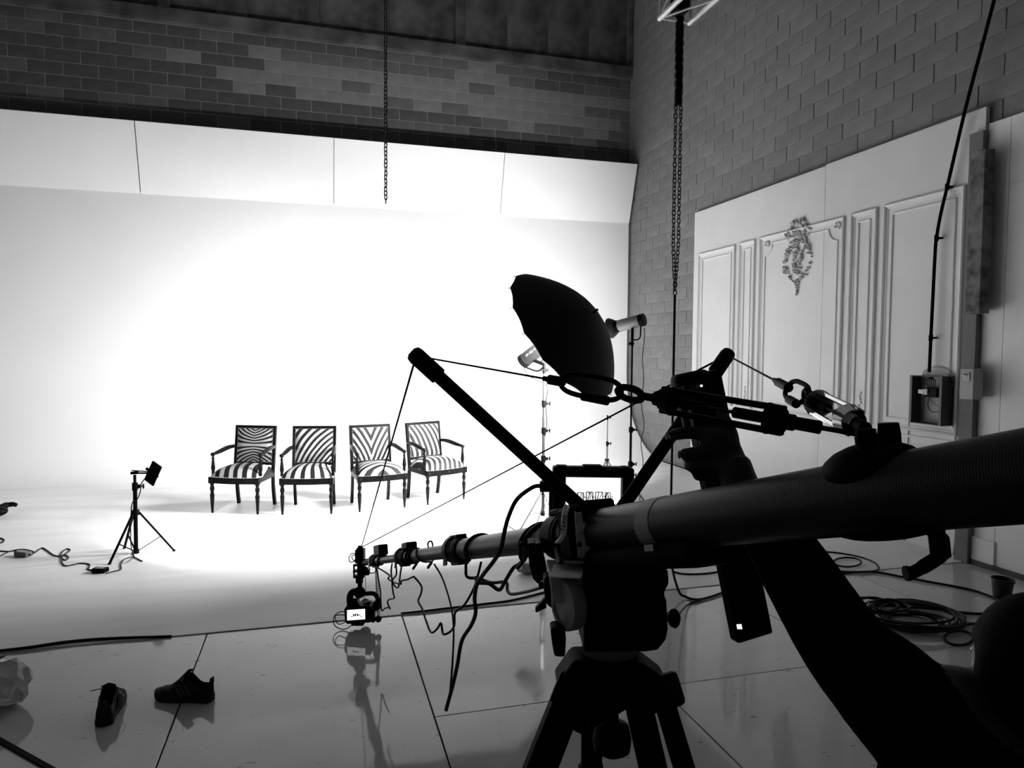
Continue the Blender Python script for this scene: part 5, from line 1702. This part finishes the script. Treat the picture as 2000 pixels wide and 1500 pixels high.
# ================================================================== SHOES
M_SHOE = mat('dark_suede', 0.018, 0.75, spec=0.25, var=0.2, scale=40, bump=0.1, bscale=200)
M_SOLE = mat('dark_rubber_sole', 0.03, 0.7, spec=0.2)
M_LACE = mat('grey_lace', 0.06, 0.8)
M_LIN = mat('shoe_lining', 0.008, 0.95, spec=0.05)
def smooth01(t):
    t = max(0.0, min(1.0, t)); return t * t * (3 - 2 * t)
def sneaker(label):
    """local: heel at x=0, toe at x=0.28, z up"""
    E = empty('sneaker', (0, 0, 0), label, 'shoe', 'pair of dark sneakers')
    L = 0.28
    def hw(t):      # half width, t from heel 0 to toe 1
        return 0.030 + 0.013 * math.sin(math.pi * min(1, t * 0.9 + 0.12)) * (1 if t < .6 else 1) + 0.006 * math.sin(math.pi * t) if t < 0.93 else (0.030 + 0.013 * math.sin(math.pi * 0.957) + 0.006 * math.sin(math.pi * .93)) * math.sqrt(max(0.02, 1 - ((t - 0.93) / 0.07) ** 2))
    def W(t):
        a = 0.033 + 0.014 * smooth01((t - 0.25) / 0.4)
        if t < 0.08: a *= math.sqrt(max(0.06, 1 - ((0.08 - t) / 0.08) ** 2))
        if t > 0.80: a *= math.sqrt(max(0.03, 1 - ((t - 0.80) / 0.20) ** 2))
        return a
    def top(t):      # closed upper height along the centre line
        return 0.052 + 0.062 * smooth01((0.80 - t) / 0.40)
    def rim(t):      # collar height
        return 0.072 + 0.024 * smooth01((0.12 - t) / 0.12) + 0.042 * smooth01((t - 0.20) / 0.25)
    N = 30
    q = MB(); rows = []
    for i in range(N + 1):
        t = i / N; w = W(t) + 0.004; x = t * (L + 0.006) - 0.003
        z0 = 0.0 + 0.012 * smooth01((t - 0.85) / 0.15)
        rows.append([V(x, -w * 0.95, z0), V(x, -w, z0 + 0.012), V(x, -w * 0.98, z0 + 0.026), V(x, 0, z0 + 0.028), V(x, w * 0.98, z0 + 0.026), V(x, w, z0 + 0.012), V(x, w * 0.95, z0), V(x, 0, z0 - 0.0), V(x, -w * 0.95, z0)])
    q.grid(rows); q.add(rows[0][:8], [tuple(range(8))]); q.add(rows[-1][:8], [tuple(reversed(range(8)))])
    q.build('sole', M_SOLE, E)
    q = MB(); qi = MB(); rows = []; inner = []
    T_OPEN = 0.47
    for i in range(N + 1):
        t = i / N; w = W(t); x = t * L
        zb = 0.022 + 0.012 * smooth01((t - 0.85) / 0.15)
        if t < T_OPEN:
            h = rim(t)
            sec = [V(x, -w, zb), V(x, -w * 1.02, zb + (h - zb) * .35), V(x, -w * 0.95, zb + (h - zb) * .7), V(x, -w * 0.80, h), V(x, -w * 0.72, h - 0.002), V(x, -w * 0.7, 0.05), V(x, 0, 0.04)]
        else:
            h = top(t) * (1.0 if t < .85 else math.sqrt(max(0.25, 1 - ((t - .85) / .16) ** 2)))
            sec = [V(x, -w, zb), V(x, -w * 1.02, zb + (h - zb) * .35), V(x, -w * 0.88, zb + (h - zb) * .62), V(x, -w * 0.62, zb + (h - zb) * .86), V(x, -w * 0.4, zb + (h - zb) * .95), V(x, -w * 0.2, h * 0.995), V(x, 0, h)]
        full = sec + [V(p.x, -p.y, p.z) for p in reversed(sec[:-1])]
        rows.append(full)
    q.grid(rows)
    q.add(rows[0], [tuple(range(len(rows[0])))[::-1]])
    up = q.build('upper', M_SHOE, E, ang=60)
    # heel counter tab
    q = MB(); q.box((0.004, 0, 0.095), (0.012, 0.028, 0.03), bev=0.004); q.build('heel_tab', M_SHOE, E)
    # tongue standing up
    pts = []
    for k in range(7):
        t = k / 6
        x = 0.185 - 0.070 * t; z = 0.066 + 0.070 * t
        wv = 0.024 + 0.004 * t
        pts.append([V(x, -wv, z - 0.004), V(x + 0.004, 0, z + 0.006), V(x, wv, z - 0.004), V(x - 0.006, wv, z - 0.004), V(x - 0.004, 0, z), V(x - 0.006, -wv, z - 0.004), V(x, -wv, z - 0.004)])
    q = MB(); q.grid(pts); q.add(pts[-1][:6], [tuple(range(6))]); q.build('tongue', M_LIN, E, ang=60)
    # laces
    for k in range(5):
        t = 0.50 + 0.055 * k
        x = t * L; h = top(t) + 0.003
        q = MB(); q.tube(spline([V(x - 0.006, -0.026, h - 0.012), V(x, -0.012, h), V(x + 0.004, 0.012, h), V(x - 0.002, 0.026, h - 0.012)], 4), 0.0026, n=6); q.build('lace', M_LACE, E)
    q = MB(); q.tube(spline([V(0.132, -0.02, 0.115), V(0.125, -0.05, 0.10), V(0.14, -0.058, 0.075), V(0.15, -0.05, 0.07)], 5), 0.0022, n=6)
    q.tube(spline([V(0.132, 0.02, 0.115), V(0.120, 0.052, 0.115), V(0.11, 0.07, 0.118)], 5), 0.0022, n=6); q.build('lace', M_LACE, E)
    # three slanted bands on each side
    for s in (-1, 1):
        for k in range(3):
            t0 = 0.34 + 0.07 * k
            a = V((t0 + 0.07) * L, s * (W(t0 + .07) * 1.0), 0.082 - 0.006 * k); c = V(t0 * L - 0.004, s * (W(t0) * 1.03 + 0.001), 0.03)
            q = MB(); q.bar(a, a.lerp(c, 0.5) + V(0, s * 0.003, 0), 0.010, 0.003, up=(0, 1, 0)); q.bar(a.lerp(c, 0.48) + V(0, s * 0.003, 0), c, 0.010, 0.003, up=(0, 1, 0)); q.build('side_band', M_LACE, E, smooth=False)
    return E
s1 = sneaker('dark sneaker pointing away from the camera beside the floor joint')
h_ = PF(194, 1425); t_ = PF(228, 1352)
dv = (t_ - h_); s1.location = V(h_.x, h_.y, 0.001) + V(0.01, 0.02, 0); s1.rotation_euler = (0, 0, math.atan2(dv.y, dv.x))
s2 = sneaker('dark sneaker seen from its side with loose tongue, straddling the floor joint')
h_ = PF(416, 1368); t_ = PF(318, 1362)
dv = (t_ - h_); s2.location = V(h_.x, h_.y, 0.001); s2.rotation_euler = (0, 0, math.atan2(dv.y, dv.x))
WO[s1.name] = s1.location.copy(); WO[s2.name] = s2.location.copy()

# ================================================================== CRUMPLED PLASTIC
def plastic_mat():
    m, nt, b_ = nodes_of('crumpled_clear_plastic')
    b_.inputs['Base Color'].default_value = (0.7, 0.7, 0.7, 1)
    b_.inputs['Roughness'].default_value = 0.25
    b_.inputs['Transmission Weight'].default_value = 0.35
    b_.inputs['IOR'].default_value = 1.2
    return m
M_PLASTIC = plastic_mat()
def crumple(name, c, s, seed, label, cat, m):
    bm_ = bmesh.new(); bmesh.ops.create_icosphere(bm_, subdivisions=3, radius=1.0)
    for v in bm_.verts:
        p = v.co.copy()
        n_ = noise.noise(p * 1.6 + Vector((seed, 0, 0))) * 0.40 + abs(noise.noise(p * 2.8 + Vector((0, seed, 0)))) * 0.35 - abs(noise.noise(p * 5.0 + Vector((0, 0, seed)))) * 0.16
        n_ = n_ * 0.6 + 0.10 * noise.cell(p * 3.1 + Vector((seed, seed, 0)))
        v.co = p * (0.85 + n_)
        v.co = Vector((v.co.x * s[0], v.co.y * s[1], max(v.co.z, -0.85) * s[2]))
    q = MB(); q.bm(bm_, Matrix.Translation(Vector(c)))
    lo = min(v.z for v in q.v)
    for v in q.v:
        v.z += 0.002 - lo
    o = q.build(name, m, smooth=False)
    tag(o, label, cat)
    return o
crumple('plastic_bag', PF(2, 1382) + V(0, 0.02, 0), (0.125, 0.11, 0.115), 3.3, 'crumpled clear plastic bag on the floor at the left edge', 'plastic bag', M_PLASTIC)
crumple('crumpled_wrap', PF(1032, 1121), (0.085, 0.05, 0.05), 8.1, 'small crumpled grey wrap on the cyc floor behind the jib', 'plastic wrap', mat('grey_wrap', 0.35, 0.5))
# dark strap end at the left edge
q = MB(); q.ell(PF(-14, 1010) + V(0, 0, 0.055), (0.13, 0.09, 0.055), n=16, m=10); q.tube(spline([PF(2, 1006) + V(0, 0, 0.075), PF(14, 1003) + V(0, 0, 0.085), PF(26, 1002) + V(0, 0, 0.088), PF(33, 1002) + V(0, 0, 0.078)], 5), [0.03] * 6 + [0.024] * 5 + [0.02] * 4 + [0.014], n=10)
tag(q.build('black_bag', M_BLACKP), 'black lumpy bag with a stubby handle at the left edge of the cyc', 'bag')

# ================================================================== CABLES AND ADAPTERS ON THE FLOOR
FZ = 0.0065
def fl(pts, z=FZ + 0.004):
    return [PF(x, y, z) for x, y in pts]
def adapter(name, c, ang, s, label, pale):
    E = empty(name, V(c.x, c.y, FZ), label, 'power adapter')
    Rz = Matrix.Rotation(ang, 3, 'Z')
    q = MB(); q.box(V(c.x, c.y, FZ + s[2] / 2), s, Rz, bev=0.004); q.build('case', M_BLACKP if not pale else mat('adapter_grey', 0.12, 0.5), E, smooth=False)
    q = MB(); q.box(V(c.x, c.y, FZ + s[2] + 0.0006), (s[0] * 0.6, s[1] * 0.6, 0.001), Rz); q.build('sticker', mat('adapter_sticker', 0.22, 0.5), E, smooth=False)
    for sgn in (-1, 1):
        q = MB(); q.cyl(V(c.x, c.y, FZ + s[2] / 2) + Rz @ V(sgn * s[0] * 0.5, 0, 0), V(c.x, c.y, FZ + s[2] / 2) + Rz @ V(sgn * (s[0] * 0.5 + 0.015), 0, 0), 0.006, n=8); q.build('strain_relief', M_BLACKP, E)
adapter('power_adapter', PF(45, 1088), -0.55, (0.125, 0.055, 0.038), 'larger taped power adapter on the cyc floor near the left edge', True)
adapter('power_adapter', PF(196, 1119), -0.35, (0.10, 0.06, 0.032), 'small flat power adapter on the floor beside the LED stand', False)
cable('floor_cable', fl([(-260, 1060), (-120, 1078), (-20, 1074), (0, 1076), (18, 1077), (30, 1075), (36, 1079)]), 0.0055, 'cable entering from the left edge into the larger adapter')
cable('floor_cable', fl([(-240, 1110), (-110, 1088), (-20, 1092), (2, 1085), (14, 1079), (30, 1074), (50, 1073), (66, 1078), (62, 1083), (57, 1084)]), 0.004, 'second thin cable curling over the larger adapter')
cable('floor_cable', fl([(57, 1086), (70, 1078), (82, 1070), (92, 1075), (105, 1084), (118, 1086), (130, 1080), (137, 1074), (130, 1072), (121, 1079), (119, 1088), (127, 1094), (134, 1089), (128, 1084), (121, 1088), (121, 1098), (128, 1105), (142, 1103), (158, 1100), (174, 1102), (174, 1108), (171, 1111), (180, 1114), (187, 1117)]), 0.0045, 'thin looping cable between the two power adapters', k=6)
cable('floor_cable', fl([(207, 1120), (222, 1116), (236, 1112), (236, 1102), (242, 1093), (252, 1089), (262, 1088)]) + [PF(262, 1088, 0.05), lb + V(-0.03, -0.03, 0.10), lb + V(-0.02, -0.025, 0.4), PX(268, 975, ld - 0.03), PX(274, 960, ld - 0.03), PX(276, 945, ld - 0.05), PX(282, 936, ld - 0.06)], 0.0042, 'thin cable from the small adapter up the LED stand', k=6)
cable('floor_cable', fl([(258, 1080), (262, 1087), (270, 1092), (278, 1096)]), 0.004, 'short loose cable end under the LED stand')
cable('floor_cable', fl([(-12, 1050), (2, 1051), (8, 1055), (3, 1060), (-12, 1061)]), 0.005, 'cable loop just showing at the left edge above the adapter')
# heavy cable along the front edge of the cyc
cable('edge_cable', [V(-3.6, 4.25, 0.012), V(-2.6, 4.28, 0.012), PF(-120, 1283, 0.012), PF(0, 1271, 0.012), PF(60, 1264, 0.014), PF(120, 1255, 0.014), PF(180, 1249, 0.014), PF(240, 1246, 0.012), PF(290, 1244.5, 0.009), PF(335, 1243, 0.005)], 0.0085, 'black cable lying along the cyc edge at the left')
cable('edge_cable', [PF(783, 1198, 0.008), PF(830, 1193, 0.011), PF(880, 1187, 0.012), PF(940, 1180, 0.012), PF(1000, 1172, 0.012), PF(1062, 1157, 0.012), PF(1110, 1145, 0.012)], 0.0062, 'black cable lying along the cyc edge under the boom')
q = MB(); q.box((PF(0, 1448) + PF(98, 1503)) / 2 + V(0, 0, 0.004), ((PF(98, 1503) - PF(0, 1448)).length + 0.6, 0.026, 0.008), Matrix.Rotation(math.atan2((PF(98, 1503) - PF(0, 1448)).y, (PF(98, 1503) - PF(0, 1448)).x), 3, 'Z'), bev=0.002)
tag(q.build('cable_cover', M_RUBBER, smooth=False), 'flat black cable cover crossing the bottom left corner of the floor', 'cable cover')
q = MB(); q.prism([(-0.06, -0.03), (0.03, 0.02), (0.0, -0.05)], 0.004, Matrix.Translation(PF(-6, 1286)))
tag(q.build('tape_scrap', M_RUBBER, smooth=False), 'scrap of black tape on the floor at the left edge', 'tape')
# hoist pendant cable and loops at the right
pc = PX(1318, 577, 4.70)
cable('pendant_cable', [pc, V(pc.x, pc.y, 1.6), V(pc.x, pc.y, 1.0), V(pc.x, pc.y, 0.5), V(pc.x + 0.01, pc.y, 0.22), PF(1325, 1153, 0.05), PF(1340, 1166, 0.012), PF(1362, 1171, 0.01), PF(1390, 1165, 0.01), PF(1420, 1154, 0.01), PF(1460, 1140, 0.01), PF(1520, 1120, 0.01), PF(1580, 1116, 0.01), PF(1640, 1119, 0.01), PF(1704, 1117, 0.01), PF(1764, 1127, 0.01), PF(1824, 1138, 0.01), PF(1896, 1152, 0.01), PF(1944, 1169, 0.01), PF(1968, 1186, 0.01), PF(1954, 1197, 0.01), PF(1896, 1198, 0.01), PF(1800, 1187, 0.01), PF(1704, 1183, 0.01)], 0.0085, 'black control cable dropping from the chain hoist and trailing over the floor', k=8)
cable('floor_cable', [PF(1313, 1116, 0.012), PF(1335, 1121, 0.01), PF(1370, 1121, 0.01), PF(1402, 1117, 0.01), PF(1450, 1105, 0.01), PF(1540, 1085, 0.01), PF(1606, 1078, 0.01), PF(1666, 1085, 0.01), PF(1704, 1097, 0.01), PF(1716, 1111, 0.01), PF(1694, 1117, 0.014), PF(1639, 1116, 0.01)], 0.008, 'black cable curving across the floor behind the raised arm')
q = MB(); q.tube(spline([PF(1655 + 27 * math.cos(t * math.pi / 6), 1098 + 9 * math.sin(t * math.pi / 6), 0.018) for t in range(12)], 4, closed=True), 0.0075, n=8, closed=True)
tag(q.build('cable_loop', M_CABLE), 'single black cable loop on the floor behind the raised arm', 'cable')
cable('floor_cable', [PF(1320, 1208, 0.3), PF(1332, 1192, 0.1), PF(1345, 1180, 0.012), PF(1362, 1174, 0.01), PF(1400, 1162, 0.01)], 0.006, 'thin cable running from the tripod knob to the floor')
cc0 = PF(1788, 1216)
rk = random.Random(4)
E = empty('cable_coil', V(cc0.x, cc0.y, 0.001), 'large heap of coiled black cable on the floor at the right', 'cable coil')
for k in range(13):
    r = rk.uniform(0.12, 0.27); ox, oy = rk.uniform(-0.05, 0.05), rk.uniform(-0.06, 0.06)
    if k > 9:
        ox -= 0.14; oy += 0.10; r = rk.uniform(0.08, 0.15)
    z = 0.009 + 0.006 * k
    q = MB(); q.tube([V(cc0.x + ox + r * 1.15 * math.cos(a / 20 * 2 * math.pi), cc0.y + oy + r * 0.9 * math.sin(a / 20 * 2 * math.pi), z + 0.006 * math.sin(a * 0.9 + k)) for a in range(20)], 0.0075, n=6, closed=True)
    q.build('loop', M_CABLE, E)
cable('floor_cable', [PF(1868, 1222, 0.012), PF(1905, 1218, 0.01), PF(1940, 1219, 0.01), PF(1990, 1226, 0.01)], 0.008, 'cable leaving the heap of coils toward the right')
q = MB(); q.tube(spline([PF(1873 + 28 * math.cos(t * math.pi / 6), 1246 + 14 * math.sin(t * math.pi / 6), 0.012) for t in range(12)], 4, closed=True), 0.0075, n=8, closed=True)
tag(q.build('cable_loop', M_CABLE), 'black cable loop lying in front of the coiled heap', 'cable')
# bucket
bc = PF(1957, 1168)
E = empty('bucket', V(bc.x, bc.y, 0.001), 'small black bucket on the floor by the right wall', 'bucket')
M_BK = mat('bucket_black_plastic', 0.006, 0.5)
q = MB(); q.lathe([(0.048, 0.0), (0.052, 0.004), (0.066, 0.128), (0.070, 0.129), (0.070, 0.134), (0.063, 0.134), (0.050, 0.01), (0.001, 0.009)], 28, Matrix.Translation(V(bc.x, bc.y, 0.001))); q.build('tub', M_BK, E)
q = MB(); q.tube([V(bc.x + 0.071 * math.cos(t / 14 * math.pi), bc.y - 0.071 * math.sin(t / 14 * math.pi) * 0.95, 0.125 - 0.012 * math.sin(t / 14 * math.pi)) for t in range(15)], 0.0028, n=6); q.build('handle', M_BK, E)

# ================================================================== CHAINS AND TRUSS
def link_mesh(name, l, w, r):
    pts = []
    for k in range(10):
        a = 2 * math.pi * k / 10
        x = math.cos(a) * w / 2; z = math.sin(a) * w / 2
        z += (l - w) / 2 if math.sin(a) > 0.1 else (-(l - w) / 2 if math.sin(a) < -0.1 else 0)
        pts.append(V(x, 0, z))
    q = MB(); q.tube(pts, r, n=5, closed=True)
    me = q.mesh(name); me.materials.append(M_CHAIN)
    return me
lk1 = link_mesh('chain_link', 0.036, 0.021, 0.0036)
lk2 = link_mesh('hoist_link', 0.036, 0.022, 0.0036)
def strand(parent, me, x, y, z0, z1, pitch, rnd, ph=0.0):
    n_ = int((z1 - z0) / pitch)
    for k in range(n_):
        o = bpy.data.objects.new('link', me); COL.objects.link(o); o.parent = parent
        o.location = V(x + rnd.uniform(-0.0015, 0.0015), y, z0 + pitch * (k + 0.5)) - WO[parent.name]
        o.rotation_euler = (0, 0, ph + (math.pi / 2 if k % 2 else 0) + rnd.uniform(-0.25, 0.25))
rk = random.Random(9)
p1 = PX(753.5, 389, 4.7)
E = empty('hanging_chain', p1, 'single dark chain hanging in front of the cyc head boards', 'chain')
strand(E, lk1, p1.x, p1.y, p1.z, CZ - 0.01, 0.0265, rk, YAW + 0.4)
q = MB(); q.cyl(p1 - V(0, 0, 0.03), p1 + V(0, 0, 0.005), 0.004, n=6); q.build('end_pin', M_CHAIN, E)
TZ = PX(1316, 45, 4.70).z
p2 = PX(1318, 577, 4.70)
E = empty('hoist_chain', p2, 'double strand of dark hoist chain hanging below the silver truss', 'chain')
for dx, z0 in ((-0.024, p2.z + 0.03), (0.024, p2.z + 0.03)):
    pass
nst = int((TZ - p2.z) / 0.0265)
for sgn in (-1, 1):
    for k in range(nst):
        z = p2.z + 0.02 + 0.0265 * k
        sp_ = 0.017 * min(1.0, k / 12.0)
        pos = p2 + RT * (sgn * sp_) ; pos.z = z
        o = bpy.data.objects.new('link', lk2); COL.objects.link(o); o.parent = E
        o.location = pos - WO[E.name]; o.rotation_euler = (0, 0, -YAW + (math.pi / 2 if k % 2 else 0) + rk.uniform(-0.3, 0.3) + 0.3)
zsl = PX(1322, 205, 4.70).z
q = MB(); q.tube([V(p2.x, p2.y, zsl - 0.02), V(p2.x, p2.y, (zsl + TZ) / 2), V(p2.x, p2.y, TZ)], [0.020, 0.022, 0.023], n=12)
cl_ = q.build('chain_bag', M_RUBBER, E)
hb_ = MB(); hb_.box(V(p2.x, p2.y, TZ + 0.10), (0.09, 0.12, 0.16), bev=0.01); hb_.build('hook_block', M_BLACK, E, smooth=False)
# truss running toward the camera overhead
ta = PX(1284, 38, 4.62); tb2 = PX(1348, 43, 4.62)
M_TRUSS = mat('bright_aluminium_truss', 0.85, 0.35, metal=0.25)
wT = (tb2 - ta).length
E = empty('lighting_truss', (ta + tb2) / 2, 'bright aluminium truss end overhead at the top right', 'truss')
xA, xB, yE, zE = ta.x, ta.x + wT, (ta.y + tb2.y) / 2, (ta.z + tb2.z) / 2
LEN = 4.0
ch_ = [(xA, zE), (xB, zE), (xA, zE + wT), (xB, zE + wT)]
for x, z in ch_:
    q = MB(); q.cyl(V(x, yE, z), V(x, yE - LEN, z), 0.0185, n=14); q.build('chord', M_TRUSS, E)
nb = 12
for (x0, z0), (x1, z1) in ((ch_[0], ch_[1]), (ch_[2], ch_[3]), (ch_[0], ch_[2]), (ch_[1], ch_[3])):
    q = MB(); q.cyl(V(x0, yE - 0.01, z0), V(x1, yE - 0.01, z1), 0.010, n=10); q.build('end_strut', M_TRUSS, E)
    for k in range(nb):
        ya, yb_ = yE - LEN * k / nb, yE - LEN * (k + 1) / nb
        a, c = (V(x0, ya, z0), V(x1, yb_, z1)) if k % 2 == 0 else (V(x1, ya, z1), V(x0, yb_, z0))
        q = MB(); q.cyl(a, c, 0.007, n=8); q.build('lacing', M_TRUSS, E)
for y in (yE - 1.0, yE - 3.4):
    q = MB(); q.cyl(V((xA + xB) / 2, y, zE + wT), V((xA + xB) / 2, y, CZ), 0.005, n=8); q.build('hanger_wire', M_CHAIN, E)
    q = MB(); q.cyl(V(xA, y, zE + wT), V(xB, y, zE + wT), 0.012, n=8); q.build('hanger_bar', M_CHAIN, E)
